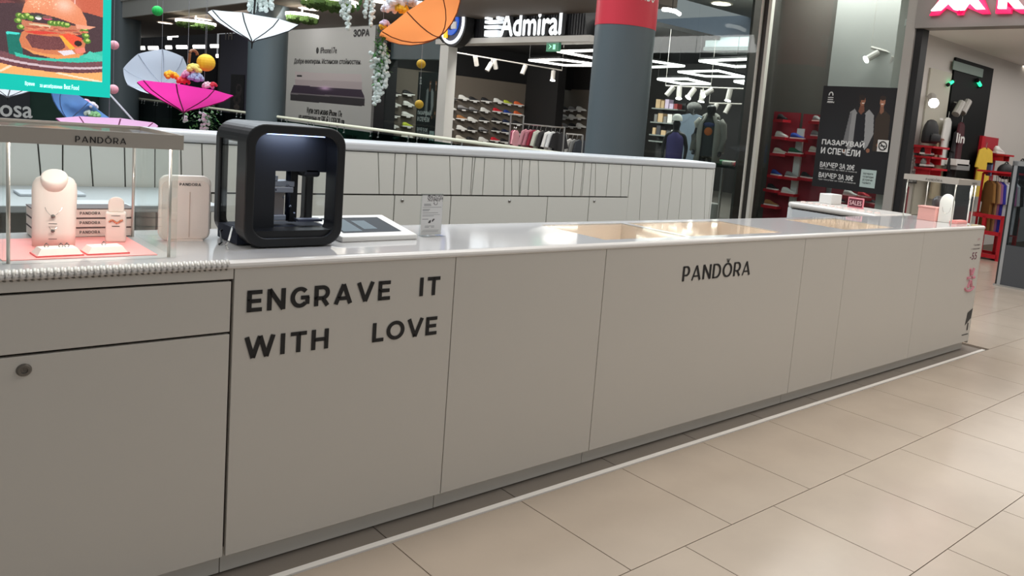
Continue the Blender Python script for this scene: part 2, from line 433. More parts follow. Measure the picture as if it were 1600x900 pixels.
# white capitals wrapped round the column, only their feet are in view
co, fs = font_mesh('ГОРИВО')
q = (co-co.min(0))/(co.max(0)-co.min(0))
ang0 = math.atan2(-cc[1], -cc[0])
mb = MB(); zt = PT(1020, 8, 12.0)[2]
mb.add([((RC+.010)*math.cos(ang0-.15+a*1.15), (RC+.010)*math.sin(ang0-.15+a*1.15), zt+b*.22) for a, b in q], fs)
mb.build('lettering', M_WHITE, wrap)
c2 = PT(416, 150, 20.0); column('column', (c2[0], c2[1], 0), .45, 4.6, 'slate grey column left of the phone billboard')
c1 = PT(188, 100, 28.0); column('column', (c1[0], c1[1], 0), .60, 4.6, 'slate grey column behind the pink paper balls')

# balustrade of the atrium, running along the gallery edge
bal = thing('balustrade', 'glass balustrade with pale handrail along the far atrium edge', 'balustrade', (XR, 8.9, 0))
MB().tube([(XR, 9.3, 1.05), (XR, 45, 1.05)], .032, 10).build('handrail', mat('handrail_cream', (226, 224, 200), 0.35), bal, smooth=True, world=True)
MB().box(XR-.03, XR+.03, 8.9, 45, 0.02, .09).build('base_rail', M_CHROME, bal, world=True)
y = 9.3
k = 0
while y < 40:
    MB().box(XR-.008, XR+.008, y+.01, y+1.48, .09, .98).build('glass_pane', M_TEAL, bal, world=True)
    if k < 18:
        MB().tube([(XR-.03, y+.12, .90), (XR-.005, y+.12, .90), (XR-.005, y+.12, .97), (XR, y+.12, 1.02)], .014, 6).build('bracket', M_CHROME, bal, world=True)
        MB().tube([(XR-.03, y+1.3, .90), (XR-.005, y+1.3, .90), (XR-.005, y+1.3, .97), (XR, y+1.3, 1.02)], .014, 6).build('bracket', M_CHROME, bal, world=True)
    y += 1.5; k += 1
# dark wall of shops at the far end of the atrium, seen under the screen
M_GREEN = mat('far_green_wall', (30, 58, 48), 0.8, var=.35, scale=0.9)
wf = MB().box(-14, 7.2, 33.0, 33.3, -4.5, 8)
struct('wall_far', wf, M_GREEN, 'dark green planted wall at the far end of the atrium', 'wall')
sg = thing('shop_sign', 'dark shop front with white letters osa under the screen', 'sign', (-0.2, 32.9, 0))
b0 = PY(-60, 205, 32.9); b1 = PY(46, 140, 32.9)
MB().box(b0[0], b1[0], 32.8, 32.98, b0[2], b1[2]+1.2).build('board', mat('sign_black', (26, 26, 34), 0.5), sg, world=True)
p = PY(-14, 180.5, 32.78); print_text('lettering', 'rosa', p-np.array(sg.location), (1, 0, 0), (0, 0, 1), 1.08, .36, M_WHITE, sg, bold=.012)

# ---------------------------------------------------------------- facade (plane x = XF, facing the atrium)
M_DARKW = mat('facade_dark', (30, 30, 33), 0.5, var=.1, scale=.7)
M_PURP = mat('facade_purple_grey', (70, 70, 86), 0.55, var=.06, scale=.8)
# dark shop far down the gallery, open front with lit interior
yA = PX(345, 60, XF)[1]; yB = PX(388, 60, XF)[1]
struct('wall_gallery', MB().box(XF, XF+.3, yB-2.2, yA, 0, 3.72), M_PURP, 'purple grey shop front panel between column and dark shop', 'wall')
p = PX(352, 62, XF-.01)
tt = print_text('shop_lettering', 'TH', (XF-.012, p[1]+.1, p[2]), (0, -1, 0), (0, 0, 1), .85, .30, mat('letters_bronze', (150, 140, 128), 0.4), None, bold=.01, depth=.02)
tag(tt, 'small bronze letters TH on purple grey shop front', 'sign')
p0, p1 = PX(359, 178, XF-.02), PX(382, 117, XF-.02)
pic = Pic(24, 48, (22, 20, 24))
for cx, cy, rx, ry, c in ((.62, .62, .22, .16, (70, 62, 62)), (.62, .66, .13, .08, (30, 26, 28)), (.5, .38, .28, .12, (64, 54, 52)), (.5, .2, .2, .07, (90, 80, 76)), (.5, .38, .1, .05, (20, 18, 20))):
    pic.ell(cx, cy, rx, ry, c)
pic.noise(10)
po = pic.build('wall_poster', (XF-.02, p0[1], p0[2]), (0, p1[1]-p0[1], 0), (0, 0, p1[2]-p0[2]), vcol_mat('dull_print'))
tag(po, 'dark poster on purple grey shop front beside the column', 'poster')
# far dark shop interior
fs_ = MB().box(XF, XF+6, yA, yA+.2, 0, 3.72).box(XF+6, XF+6.2, yA, 60, 0, 3.72)
struct('wall_dark_shop', fs_, M_DARKW, 'dark interior walls of the shop behind the pink umbrella', 'wall')
struct('wall_end', MB().box(4, XF+6, 52, 52.2, -1, 6), M_DARKW, 'dark wall at the end of the gallery', 'wall')
for i, (x0_, x1_, y_) in enumerate(((216, 226, 75), (232, 247, 75), (259, 268, 74), (276, 292, 73.5), (302, 320, 73), (329, 346, 72), (338, 346, 87.5), (256, 266, 82.5), (262, 278, 56), (262, 268, 60))):
    a, b = PY(x0_, y_, 44), PY(x1_, y_, 44)
    t = thing('tube_light', ('leftmost', 'second', 'third', 'fourth', 'fifth', 'sixth', 'low right', 'low left', 'upper', 'small upper')[i]+' white tube light in the dark shop behind the pink umbrella', 'ceiling lamp', (a+b)/2, group='tube lights of the dark shop')
    q = np.array(t.location)
    MB().tube([a-q, b-q], .10 if i < 7 else .07, 6).build('tube', M_LED, t)
    MB().box(-.03, .03, -.03, .03, .05, 3.7-q[2] if q[2] < 3.6 else .2).build('hanger', M_BLACK, t)
# phone billboard
yl, yr = PX(445, 36, XF)[1], PX(588, 28, XF)[1]
bz = 3.95
bb = thing('billboard', 'tall grey phone advertisement billboard beside the slate column', 'billboard', (XF, (yl+yr)/2, 0))
MB().box(XF, XF+.12, yr, yl, 0, bz).build('board', mat('billboard_frame', (188, 188, 184), 0.5), bb, world=True)
W_, H_ = yl-yr, bz
pic = Pic(300, 220, (200, 201, 197))
pic.put(np.clip((pic.V-.75)*2.2, 0, .5), (226, 226, 222)); pic.soft(.42, .97, .22, .3, (250, 250, 248), .8)
def bq(x, y):
    p = PX(x, y, XF); return ((yl-p[1])/W_, p[2]/H_)
ph = [bq(*q) for q in ((461, 112), (565, 116), (566, 140), (462, 136))]
pic.poly(ph, (206, 196, 196)); pic.poly([bq(*q) for q in ((461, 124), (566, 128), (566, 140), (462, 136))], (190, 178, 180))
pic.poly([bq(*q) for q in ((464, 117), (472, 117.5), (472, 120), (464, 120))], (40, 36, 40))
pic.poly([bq(*q) for q in ((459, 133), (565, 140), (570, 152), (454, 146))], (62, 48, 66))
pic.poly([bq(*q) for q in ((454, 145), (570, 152), (570, 166), (454, 157))], (58, 54, 58))
pic.poly([bq(*q) for q in ((454, 145), (570, 152), (570, 154), (454, 147))], (128, 122, 126))
cx, cy = bq(508, 138); pic.soft(cx, cy, .09, .022, (236, 200, 236), .9)
pic.build('phone_print', (XF-.006, yl, 0), (0, -W_, 0), (0, 0, H_), vcol_mat('billboard_print', 0, .45), bb).matrix_parent_inverse = Matrix.Translation(-bb.location)
def btext(txt, x0_, y0_, x1_, y1_, m=M_INK, bold=.006):
    """words on the billboard between the lower left and upper right picture corners"""
    a, b = PX(x0_, y0_, XF), PX(x1_, y1_, XF)
    o = print_text('lettering', txt, (XF-.012, a[1], a[2]), (0, -1, 0), (0, 0, 1), a[1]-b[1], max(.1, b[2]-a[2]), m, bb, bold=bold)
    o.matrix_parent_inverse = Matrix.Translation(-bb.location)
btext('ЗОРА', 553, 57, 578, 46, bold=.02)
btext('iPhone17e', 501, 83.5, 527, 74)
btext('Добре екипиран. Истински стойностен.', 460, 101, 565, 92)
btext('Купи сега новия iPhone 17e', 480, 179, 535, 173)
btext('на изплащане от 585 € | 1359,20 лв.', 467, 191.5, 540, 185)
btext('zora.bg', 540, 218, 558, 210)
mb = MB().ball((0, 0, 0), .09, 12, 8, (.15, 1, 1.1)); p = PX(496.5, 79, XF)
o = mb.build('apple_mark', M_INK, bb); o.location = (XF-.012-bb.location[0], p[1]-bb.location[1], p[2]-bb.location[2])
# dark pier between billboard and shoe shop, panels over the shop window
yp0, yp1 = PX(588, 100, XF)[1], PX(603, 100, XF)[1]
struct('wall_pier', MB().box(XF, XF+.35, yp1, yp0, 0, 3.72), M_DARKW, 'narrow dark pier between billboard and shoe shop window', 'wall')
yq = PX(690, 100, XF)[1]
zb = PX(650, 92, XF)[2]
MT = mat('teal_grey_panel', (72, 88, 92), 0.5, var=.15, scale=1.5)
wt = MB().box(XF+.12, XF+.3, yq, yp1, zb, 3.72)
struct('wall_transom', wt, MT, 'blue grey panels above the shoe shop window', 'wall')
ypost0, ypost1 = PX(690, 130, XF)[1], PX(703, 130, XF)[1]
struct('trim_4', MB().box(XF-.1, XF+.15, ypost1, ypost0, 0, 3.2), mat('white_post', (222, 222, 216), .45), 'white post between shoe shop window and entrance', 'post')
o = MB().box(XF+.02, XF+.04, ypost0, yp1, 0, zb).build('window_1', M_PANE); tag(o, 'clear shop window left of the white post', 'window', None, 'structure')
# sign band of the sports shop
ys0, ys1 = PX(748, 50, XF)[1], PX(924, 50, XF)[1]
sb = thing('shop_sign', 'black fascia with lighthouse logo and white letters Admiral', 'sign', (XF, (ys0+ys1)/2, 3.2))
MB().prism([(ys0, 3.28), (ys0+.35, 5.2), (ys1+.4, 5.2), (ys1, 3.28)], (XF-.12, 0, 0), (0, 1, 0), (0, 0, 1), (.3, 0, 0)).build('fascia', mat('sign_fascia', (22, 23, 26), .5), sb, world=True)
mb = MB()
for i in range(46):
    yy = ys1+.1+(ys0-ys1-.1)*i/46
    mb.box(XF-.135, XF-.12, yy, yy+.03, 3.3, 5.1)
mb.build('ribs', mat('sign_rib', (30, 31, 35), .5), sb, world=True)['kind'] = 'stuff'
M_LET = mat('sign_letters', (236, 242, 246), .4, emit=.65)
a, b = PX(786, 57, XF-.2), PX(883, 22, XF-.2)
p_ = print_text('lettering', 'Admiral', (XF-.18, a[1], a[2]), (0, -1, 0), (0, 0, 1), a[1]-b[1], b[2]-a[2]+.06, M_LET, sb, bold=.02, depth=.10)
p_.matrix_parent_inverse = Matrix.Translation(-sb.location)
lg = MB()
def LGp(x, y): p = PX(x, y, XF-.2); return (p[1], p[2])
def lgbox(x0_, y0_, x1_, y1_):
    a, b = LGp(x0_, y1_), LGp(x1_, y0_); lg.box(XF-.30, XF-.16, b[0], a[0], a[1], b[1])
lgbox(763, 32, 785, 37.5); lgbox(762, 40, 784, 45.5); lgbox(762, 48, 783, 58); lgbox(763, 25, 768, 31); lgbox(781, 25, 786, 31)
c_ = LGp(774.5, 23); c2_ = LGp(774.5, 17)
path = [(XF-.23, c_[0]+.20*math.cos(q), c_[1]+.02+.26*math.sin(q)) for q in np.linspace(-.3, math.pi+.3, 14)]
lg.tube(path, .055, 6); lg.ball((XF-.23, c_[0], c_[1]+.03), .07, 8, 6)
lg.build('logo', M_LET, sb, world=True)
wb = MB().box(XF-.2, XF+.2, ys1-.2, PX(692, 60, XF)[1], 3.16, 3.28)
struct('trim_5', wb, mat('white_beam', (206, 204, 198), .5), 'white beam under the black sign fascia', 'beam')
yt0 = PX(696, 40, XF)[1]
struct('wall_sign_end', MB().prism([(ys0+.02, 3.28), (ys0+.37, 5.2), (yt0, 5.2), (yt0, 3.28)], (XF-.08, 0, 0), (0, 1, 0), (0, 0, 1), (.25, 0, 0)), mat('grey_fascia', (150, 148, 142), .55), 'grey fascia left of the black sign', 'wall')
# round badge sign half hidden by the orange umbrella
c_ = PX(713, 36, XF-.35)
bd = thing('round_sign', 'round blue and white badge sign behind the orange umbrella', 'sign', (c_[0], c_[1], c_[2]))
rot = Matrix.Rotation(math.radians(-90), 4, 'Y')
def disc(name, r, x0, x1, m, hole=0):
    mb = MB(); pr = [(hole or .001, x0), (r, x0), (r, x1), (hole or .001, x1)]
    mb.lathe(pr, 32); mb.v = [(-z, x, y) for x, y, z in mb.v]
    return mb.build(name, m, bd)
disc('casing', .56, -.12, .10, M_BLACK); disc('ring', .50, .10, .13, mat('badge_white', (238, 242, 248), .4, emit=.8), .43)
disc('face', .43, .10, .115, mat('badge_navy', (16, 32, 74), .4)); disc('inner_ring', .30, .115, .14, mat('badge_blue', (30, 84, 190), .4, emit=.4), .18)
MB().box(-.16, -.13, .12, .26, -.36, -.18).build('yellow_mark', mat('badge_yellow', (240, 190, 30), .4, emit=.6), bd)
MB().box(-.17, -.13, -.25, -.05, -.16, .0).build('white_mark', M_WHITE, bd)
# green exit sign under the beam
p = PX(865, 73, XF-.15)
ex = thing('exit_sign', 'small green running man exit sign under the white beam', 'sign', (p[0], p[1], p[2]))
MB().box(-.03, .03, -.20, .20, -.10, .07).build('box', mat('exit_green', (26, 112, 78), .4, emit=.35), ex)
MB().box(-.03, .03, -.20, .20, .07, .14).build('housing', mat('exit_housing', (128, 150, 138), .5), ex)
mb = MB(); mb.add([(-.035, .12, -.06), (-.035, .02, 0), (-.035, .12, .05), (-.035, .07, 0)], [(0, 1, 2, 3)])
mb.box(-.036, -.034, -.10, -.02, -.06, .04); mb.build('pictogram', mat('exit_light', (150, 235, 190), .4, emit=.8), ex)

# ---------------------------------------------------------------- island: front counter
YP, ZT, ZN, ZK = 2.445, 1.005, 0.981, 0.078      # front plane, worktop, underside of nosing, panel foot
XE = 6.50
def fpanel(name, x0, x1, z0, z1, parent, m=None, y=YP):
    return MB().box(x0+.0015, x1-.0015, y, y+.018, z0, z1).build(name, m or M_PANEL, parent, world=True, bevel=.001, seg=1)
cab_x = [-.75, .866, 1.634, 2.390, 3.945, XE]
cab_labels = ['counter cabinet with drawer and round lock under the ribbed edge', 'counter cabinet lettered ENGRAVE IT WITH LOVE below the black machine',
              'plain counter cabinet between the two lettered panels', 'counter cabinet lettered PANDORA with a crown',
              'long counter cabinet with pink price print by the end']
cabs = []
for i in range(5):
    a, b = cab_x[i], cab_x[i+1]
    c = thing('counter_cabinet', cab_labels[i], 'counter', ((a+b)/2, YP+.3, 0), group='front counter cabinets'); cabs.append(c)
    MB().box(a+.001, b-.001, YP+.020, YP+.56, .10, .978 if i < 3 else .795).build('body', M_GROOVE if i == 0 else mat('cabinet_body', (120, 112, 104), .6), c, world=True)
    if i == 0:
        fpanel('front_panel', a, b, .951, ZN, c)
        dr = fpanel('drawer', a, b-.006, .792, .944, c)
        dp = fpanel('door', a, b-.006, ZK, .784, c)
        k = MB().lathe([(.001, .003), (.007, .003), (.008, .007), (.013, .007), (.017, 0.0)], 24)
        k.v = [(.361+x, YP-z-.0005, .748+y) for x, y, z in k.v]
        iv = Matrix.Translation(c.location).inverted(); k.v = [tuple(iv @ Vector(p)) for p in k.v]
        k.build('lock', mat('lock_grey', (120, 114, 106), .35, metal=.5), dp)
    elif i == 4:
        p1 = fpanel('front_panel', a, 4.42, ZK, ZN, c); p2 = fpanel('front_panel', 4.42, 5.45, ZK, ZN, c); p3 = fpanel('front_panel', 5.45, b, ZK, ZN, c)
        end = MB(); n = 8
        # rounded outer corner that returns along the end of the island
        pts = [(b, YP)]+[(b+.07*math.sin(q), YP+.07-.07*math.cos(q)) for q in np.linspace(0, math.pi/2, n)]+[(b+.07, YP+.62), (b, YP+.62)]
        end.prism(pts, (0, 0, .06), (1, 0, 0), (0, 1, 0), (0, 0, ZN-.06)); end.build('end_panel', M_PANEL, c, world=True)
    else:
        cpan = fpanel('front_panel', a, b, ZK, ZN, c)
        L = lambda *ar, **kw: setattr(lettering(*ar, **kw), 'matrix_parent_inverse', Matrix.Translation(-c.location))
        U_, V_ = (1, 0, 0), (0, 0, 1)
        if i == 1:
            for txt, x0_, x1_, z in (('ENGRAVE', .905, 1.378, .846), ('IT', 1.490, 1.573, .848), ('WITH', .902, 1.166, .702), ('LOVE', 1.320, 1.571, .702)):
                L('lettering', txt, (x0_, YP-.0005, z), U_, V_, .067, x1_-x0_, .21, .19, M_INK, cpan, gap=.24 if txt != 'LOVE' else .16)
        if i == 3:
            L('lettering', 'PANDORA', (2.905, YP-.0005, .805), U_, V_, .073, .54, .20, .105, M_INK, cpan, gap=.17, crown=True)
    kx = [a+(.0 if i else 0)]
    MB().box(a, b-.003, YP+.040, YP+.05, 0.006, .10).build('kickplate', M_KICK, c, world=True)
# small prints at the island end
M_PK = mat('print_pink', (208, 134, 148), .5)
pc = [o for o in cabs[4].children if o.name.startswith('front_panel')][-1]
def endprint(txt, x0_, x1_, z0, z1, m):
    o = print_text('price_print', txt, (x0_, YP-.002, z0), (1, 0, 0), (0, 0, 1), x1_-x0_, z1-z0, m, pc)
    o.matrix_parent_inverse = Matrix.Translation(-cabs[4].location)
GREYINK = mat('print_grey', (92, 70, 76), .5)
endprint('от', 6.40, 6.45, .895, .910, M_PK); endprint('Гривни', 6.34, 6.46, .850, .866, GREYINK); endprint('с гравиране', 6.30, 6.47, .820, .834, GREYINK)
endprint('-55', 6.30, 6.43, .745, .800, mat('print_plum', (120, 48, 76), .5))
mb = MB()
for k in range(6):
    a = k*math.pi/3; mb.tube([(6.37+.02*math.cos(a), YP-.002, .60+.025*math.sin(a)), (6.37+.07*math.cos(a), YP-.002, .60+.085*math.sin(a))], .012, 5)
mb.tube([(6.37+.085*math.cos(q), YP-.001, .525+.03*math.sin(q)) for q in np.linspace(math.pi, 2*math.pi, 8)], .010, 5)
o = mb.build('charm_print', M_PK, pc); o.matrix_parent_inverse = Matrix.Translation(-cabs[4].location)
mb = MB().prism([(0, 0), (.10, .05), (.11, .13), (.02, .10)], (6.395, YP-.002, .215), (1, 0, 0), (0, 0, 1), (0, .001, 0)).box(6.44, 6.46, YP-.003, YP-.002, .17, .23).box(6.36, 6.48, YP-.003, YP-.002, .135, .142)
o = mb.build('bird_print', M_INK, pc); o.matrix_parent_inverse = Matrix.Translation(-cabs[4].location)

# worktop with display wells
YB = 3.06
wt = thing('counter_worktop', 'long glossy pale worktop of the front counter with display wells', 'worktop', (2.9, 2.75, ZT))
wells = [(2.46, 3.01), (3.05, 3.84), (4.53, 5.17)]
wy0, wy1 = 2.535, 2.985
mb = MB().box(-.75, XE+.04, YP+.022, wy0, .978, ZT).box(-.75, XE+.04, wy1, YB, .978, ZT)
xs = [-.75]+[v for w in wells for v in w]+[XE+.04]
for i in range(0, len(xs), 2): mb.box(xs[i], xs[i+1], wy0, wy1, .978, ZT)
mb.build('slab', M_TOP, wt, world=True)
# rounded nosing along the front and round the end
prof = [(0.0, ZN)]+[(-.006+.026*(1-math.cos(q))-.0, ZN+.0235*math.sin(q)) for q in np.linspace(0.0, math.pi/2, 7)]+[(.024, ZT-.0004), (.024, ZN)]
prof = [(0.0, ZN), (-.005, ZN+.004), (-.005, ZN+.010), (-.002, ZN+.017), (.005, ZN+.022), (.014, ZT), (.024, ZT), (.024, ZN)]
path = [(.862, YP, 0, 1), (XE, YP, 0, 1)]
rings = []
def nose_ring(x, y, nx, ny): return [(x+nx*a, y+ny*a, z) for a, z in prof]
rings = [nose_ring(.862, YP, 0, 1), nose_ring(XE, YP, 0, 1)]
for q in np.linspace(0, math.pi/2, 7)[1:]:
    rings.append([(XE+(.07-a)*math.sin(q), YP+.07-(.07-a)*math.cos(q), z) for a, z in prof])
rings.append([(XE+.07-a, YB, z) for a, z in prof])
MB().loft(rings).build('nosing', M_NOSE, wt, world=True)
rings = [nose_ring(-.75, YP, 0, 1), nose_ring(.862, YP, 0, 1)]
nz = MB().loft(rings).build('nosing', M_NOSE, wt, world=True)
mb = MB(); x = -.10
while x < .845:
    mb.tube([(x, YP-.001, ZN+.001), (x+.003, YP-.0065, ZN+.008), (x+.005, YP-.002, ZN+.018), (x+.006, YP+.010, ZN+.0245)], .0052, 6)
    x += .0145
rb = mb.build('ribbed_edge', mat('ribbed_plastic', (214, 208, 200), .25), wt, world=True, smooth=True); rb['label'] = 'row of small ribs on the rounded edge'; rb['kind'] = 'stuff'
M_WELL = mat('well_lining', (244, 234, 224), .5)
for i, (a, b) in enumerate(wells):
    w = MB().box(a, b, wy0, wy1, .80, .81).box(a, a+.006, wy0, wy1, .81, .999).box(b-.006, b, wy0, wy1, .81, .999).box(a, b, wy0, wy0+.006, .81, .999).box(a, b, wy1-.006, wy1, .81, .999)
    w = w.build('display_well', M_WELL, wt, world=True)
    g = MB().box(a+.001, b-.001, wy0+.001, wy1-.001, .9995, ZT-.0005).build('glass_lid', glass('lid_glass', (252, 250, 246), .99, .04, .45), w, world=False)
    g.matrix_parent_inverse = Matrix.Translation(-wt.location)
    s = MB().box(a+.05, (a+b)/2-.02, wy0+.05, wy1-.05, .811, .86).build('tray', M_WELL, w); s.matrix_parent_inverse = Matrix.Translation(-wt.location)
    s = MB().box((a+b)/2+.02, b-.05, wy0+.05, wy1-.05, .811, .88).build('tray', M_WELL, w); s.matrix_parent_inverse = Matrix.Translation(-wt.location)
    l = bpy.data.lights.new('well_lamp', 'AREA'); l.shape = 'RECTANGLE'; l.size = b-a-.1; l.size_y = .03; l.energy = 1.5; l.color = (1, .93, .85)
    lo = bpy.data.objects.new('well_lamp', l); lo.location = ((a+b)/2, wy0+.02, .985); lo.rotation_euler = (math.radians(-25), 0, 0); COL.objects.link(lo)

# return counter closing the island, with its drawer front
rc = thing('return_counter', 'pale return counter with rounded corner behind the glass display wells', 'counter', (6.2, 3.5, 0))
XRc = 5.93
mb = MB(); rad = .09
yr1 = 3.93
pts = [(XRc, YB+.01), (XE+.07, YB+.01), (XE+.07, yr1)]+[(XRc+rad-rad*math.sin(q), yr1-rad+rad*math.cos(q)) for q in np.linspace(0, math.pi/2, 7)]
mb.prism(pts, (0, 0, .06), (1, 0, 0), (0, 1, 0), (0, 0, .90)); mb.build('body', mat('return_white', (214, 216, 216), .4), rc, world=True)
mb = MB(); mb.prism([(x+(-.006 if x < XRc+.01 else 0), y) for x, y in pts], (0, 0, .966), (1, 0, 0), (0, 1, 0), (0, 0, .046)); mb.build('top', M_NOSE, rc, world=True, bevel=.018, seg=3)
MB().box(XRc-.004, XRc, YB+.05, yr1-rad, .30, .955).build('drawer_front', mat('return_front', (208, 212, 216), .4), rc, world=True)
MB().box(XRc-.002, XRc, YB+.02, yr1-rad+.01, .955, .961).build('shadow_gap', M_GROOVE, rc, world=True)
for k in range(11):
    MB().box(6.10, 6.13, 3.14+k*.07, 3.175+k*.07, 1.012, 1.02).build('ring_slot', mat('slot_blush', (250, 226, 218), .4), rc, world=True)
mb = MB().box(6.30, 6.48, 3.70, 3.82, 1.012, 1.10)
o = mb.build('white_box', M_WHITE, bevel=.006); tag(o, 'small white box standing on the return counter', 'box')
# sale sign on the return counter
p = np.array((6.30, 3.46, 1.012))
t = thing('sale_sign', 'small pink framed SALES sign on the return counter', 'sign', p); t.scale = (.75, .75, .75)
MB().box(-.006, .006, -.10, .10, 0, .12).build('frame', mat('sale_pink', (232, 140, 150), .4), t, bevel=.004)
MB().box(-.008, -.006, -.085, .085, .015, .105).build('face', mat('sale_wine', (96, 34, 48), .5), t)
print_text('lettering', 'SALES', (-.010, .075, .035), (0, -1, 0), (0, 0, 1), .15, .05, mat('sale_text', (240, 200, 200), .5), t)

# ---------------------------------------------------------------- island: back counter, staff side
YBk = 4.6; XBk = PY(1118, 258, YBk)[0]; ZBt = PY(1000, 247.5, YBk)[2]; ZBc = PY(800, 249, YBk)[2]
ZDr = PY(795, 306, YBk)[2]
bc = thing('back_counter', 'pale back counter with irregular vertical grooves and lockable doors', 'counter', (2.0, YBk+.2, 0))
MB().box(-5.0, XBk-.02, YBk+.014, YBk+.30, 0, ZBc).build('body', M_GROOVE, bc, world=True)
MB().box(-5.02, XBk, YBk-.012, YBk+.34, ZBc+.004, ZBt).build('top', mat('back_top', (226, 230, 234), .25), bc, world=True, bevel=.016, seg=3)
MB().box(XBk-.02, XBk-.002, YBk-.002, YBk+.30, 0, ZBc+.004).build('end_panel', M_PANELW, bc, world=True)
# grooves as measured along the top line and along the door line of the photograph
cuts = [(-40, -42), (58, 66), (98, 98), (140, 146), (194, 196), (242, 242), (282, 284), (315, 317),
        (591, 592.5), (617.5, 614.5), (635, 631), (651.5, 651.5), (703, 704), (724, 720), (739, 735), (743, 737), (758, 754), (789, 787), (800, 800), (813, 811), (817, 812), (829, 825), (842, 842), (883, 882), (900, 894), (913, 907), (915, 909), (926, 921), (932, 930), (953, 947), (973, 970)]
xz = [(PY(a, 240, YBk)[0], PY(b, 305, YBk)[0]) for a, b in cuts]
edges = [(-5.0, -5.0), (-3.1, -3.1), (-2.2, -2.15), (-1.58, -1.58)]+xz
xend = PY(985, 300, YBk)[0]
edges.append((PY(986, 256, YBk)[0], PY(981.5, 305, YBk)[0]))
for (a0_, a1_), (b0_, b1_) in zip(edges[:-1], edges[1:]):
    g = .0035
    MB().prism([(a1_+g, ZDr+.004), (b1_-g, ZDr+.004), (b0_-g, ZBc), (a0_+g, ZBc)], (0, YBk, 0), (1, 0, 0), (0, 0, 1), (0, .014, 0)).build('panel', M_PANELW, bc, world=True)
# full height boards at the end
cuts2 = [(986, 978), (1004, 999), (1034, 1028), (1052, 1042), (1068, 1060), (1083, 1080), (1104, 1100)]
ed2 = [(PY(a, 256, YBk)[0], PY(b, 345, YBk)[0]) for a, b in cuts2]
for i, (a0_, a1_) in enumerate(ed2):
    b0_, b1_ = ed2[i+1] if i+1 < len(ed2) else (XBk-.02, XBk-.02)
    g = .003
    s0, s1 = (a1_-a0_)/.5, (b1_-b0_)/.5
    def xa(e0, e1, z): return e0+(e1-e0)*(ZBc-z)/(ZBc-PY(1040, 345, YBk)[2])
    MB().prism([(xa(a0_, a1_, .3)+g, .3), (xa(b0_, b1_, .3)-g, .3), (b0_-g, ZBc), (a0_+g, ZBc)], (0, YBk, 0), (1, 0, 0), (0, 0, 1), (0, .014, 0)).build('panel', M_PANELW, bc, world=True)
# doors below, with round locks
dx = [-5.0, -3.2, -1.58, PY(100, 300, YBk)[0], PY(330, 300, YBk)[0], PY(616, 320, YBk)[0], PY(704, 320, YBk)[0], PY(855, 320, YBk)[0], PY(920, 320, YBk)[0], PY(981, 320, YBk)[0]]
for i, (a, b) in enumerate(zip(dx[:-1], dx[1:])):
    d = MB().box(a+.004, b-.004, YBk, YBk+.014, .12, ZDr-.006).build('door', M_PANELW, bc, world=True)
    if i in (5, 7, 8):
        lx = {5: 628.5, 7: 795, 8: 928.5}[i]; ly = {5: 313, 7: 313, 8: 314}[i]
        p = PY(lx, ly, YBk)
        if i == 7: p = PY(796, 314, YBk)
        k = MB().lathe([(.001, .008), (.006, .008), (.012, .003), (.013, 0)], 16)
        k.v = [(p[0]+x-bc.location[0], YBk-z-.0005-bc.location[1], p[2]+y) for x, y, z in k.v]
        k.build('lock', M_CHROME, d, smooth=True)

# ---------------------------------------------------------------- left display case with its jewellery
def case(x0, x1, y0, y1, z1, label, txt_faces):
    t = thing('display_case', label, 'display case', ((x0+x1)/2, (y0+y1)/2, ZT))
    MH = mat('case_header', (176, 168, 158), .45)
    MB().box(x0, x1, y0, y0+.006, z1-.042, z1).build('header', MH, t, world=True)
    MB().box(x0, x0+.006, y0+.006, y1, z1-.042, z1).build('header', MH, t, world=True)
    MB().box(x1-.006, x1, y0+.006, y1, z1-.042, z1).build('header', MH, t, world=True)
    MB().box(x0, x1, y1, y1+.006, z1-.042, z1).build('header', MH, t, world=True)
    MB().box(x0+.006, x1-.006, y0+.006, y1, z1-.012, z1-.006).build('glass_top', M_GLASS, t, world=True)
    MB().box(x0+.008, x1-.010, y0+.008, y0+.013, ZT, z1-.042).build('glass_pane', M_GLASS, t, world=True)
    MB().box(x1-.014, x1-.009, y0+.014, y1-.006, ZT, z1-.042).build('glass_pane', M_GLASS, t, world=True)
    MB().box(x0+.009, x0+.014, y0+.014, y1-.006, ZT, z1-.042).build('glass_pane', M_GLASS, t, world=True)
    for px, py in ((x0+.022, y0+.024), (x1-.026, y0+.024), (x0+.022, y1-.02), (x1-.026, y1-.02)):
        MB().tube([(px, py, ZT), (px, py, z1-.03)], .0045, 12).build('post', mat('case_post', (214, 204, 196), .28, metal=.6), t, world=True, smooth=True)
    h = [o for o in t.children if o.name.startswith('header')]
    MB().box(x0+.02, x1-.02, y0+.016, y0+.024, z1-.030, z1-.024).build('lamp_strip', mat('case_lamp', (255, 244, 232), .4, emit=1.5), t, world=True)
    l = bpy.data.lights.new('case_lamp', 'AREA'); l.shape = 'RECTANGLE'; l.size = x1-x0-.06; l.size_y = .02; l.energy = .8; l.color = (1, .95, .90)
    lo = bpy.data.objects.new('case_lamp', l); lo.location = ((x0+x1)/2, y0+.020, z1-.032); lo.rotation_euler = (math.radians(35), 0, 0); COL.objects.link(lo)
    for face, c, w, hh in txt_faces:
        o_, u_, hd = ((c-w/2, y0-.0006, z1-.033), (1, 0, 0), h[0]) if face == 'front' else ((x0-.0006, c+w/2, z1-.033), (0, -1, 0), h[1])
        lettering('lettering', 'PANDORA', o_, u_, (0, 0, 1), hh, w, .17, .10, M_INK, hd, gap=.24, crown=True).matrix_parent_inverse = Matrix.Translation(-t.location)
    return t
case(.322, .746, 2.53, 2.955, 1.361, 'glass display case with grey header lettered PANDORA, holding a bust', [('front', .542, .118, .0165)])
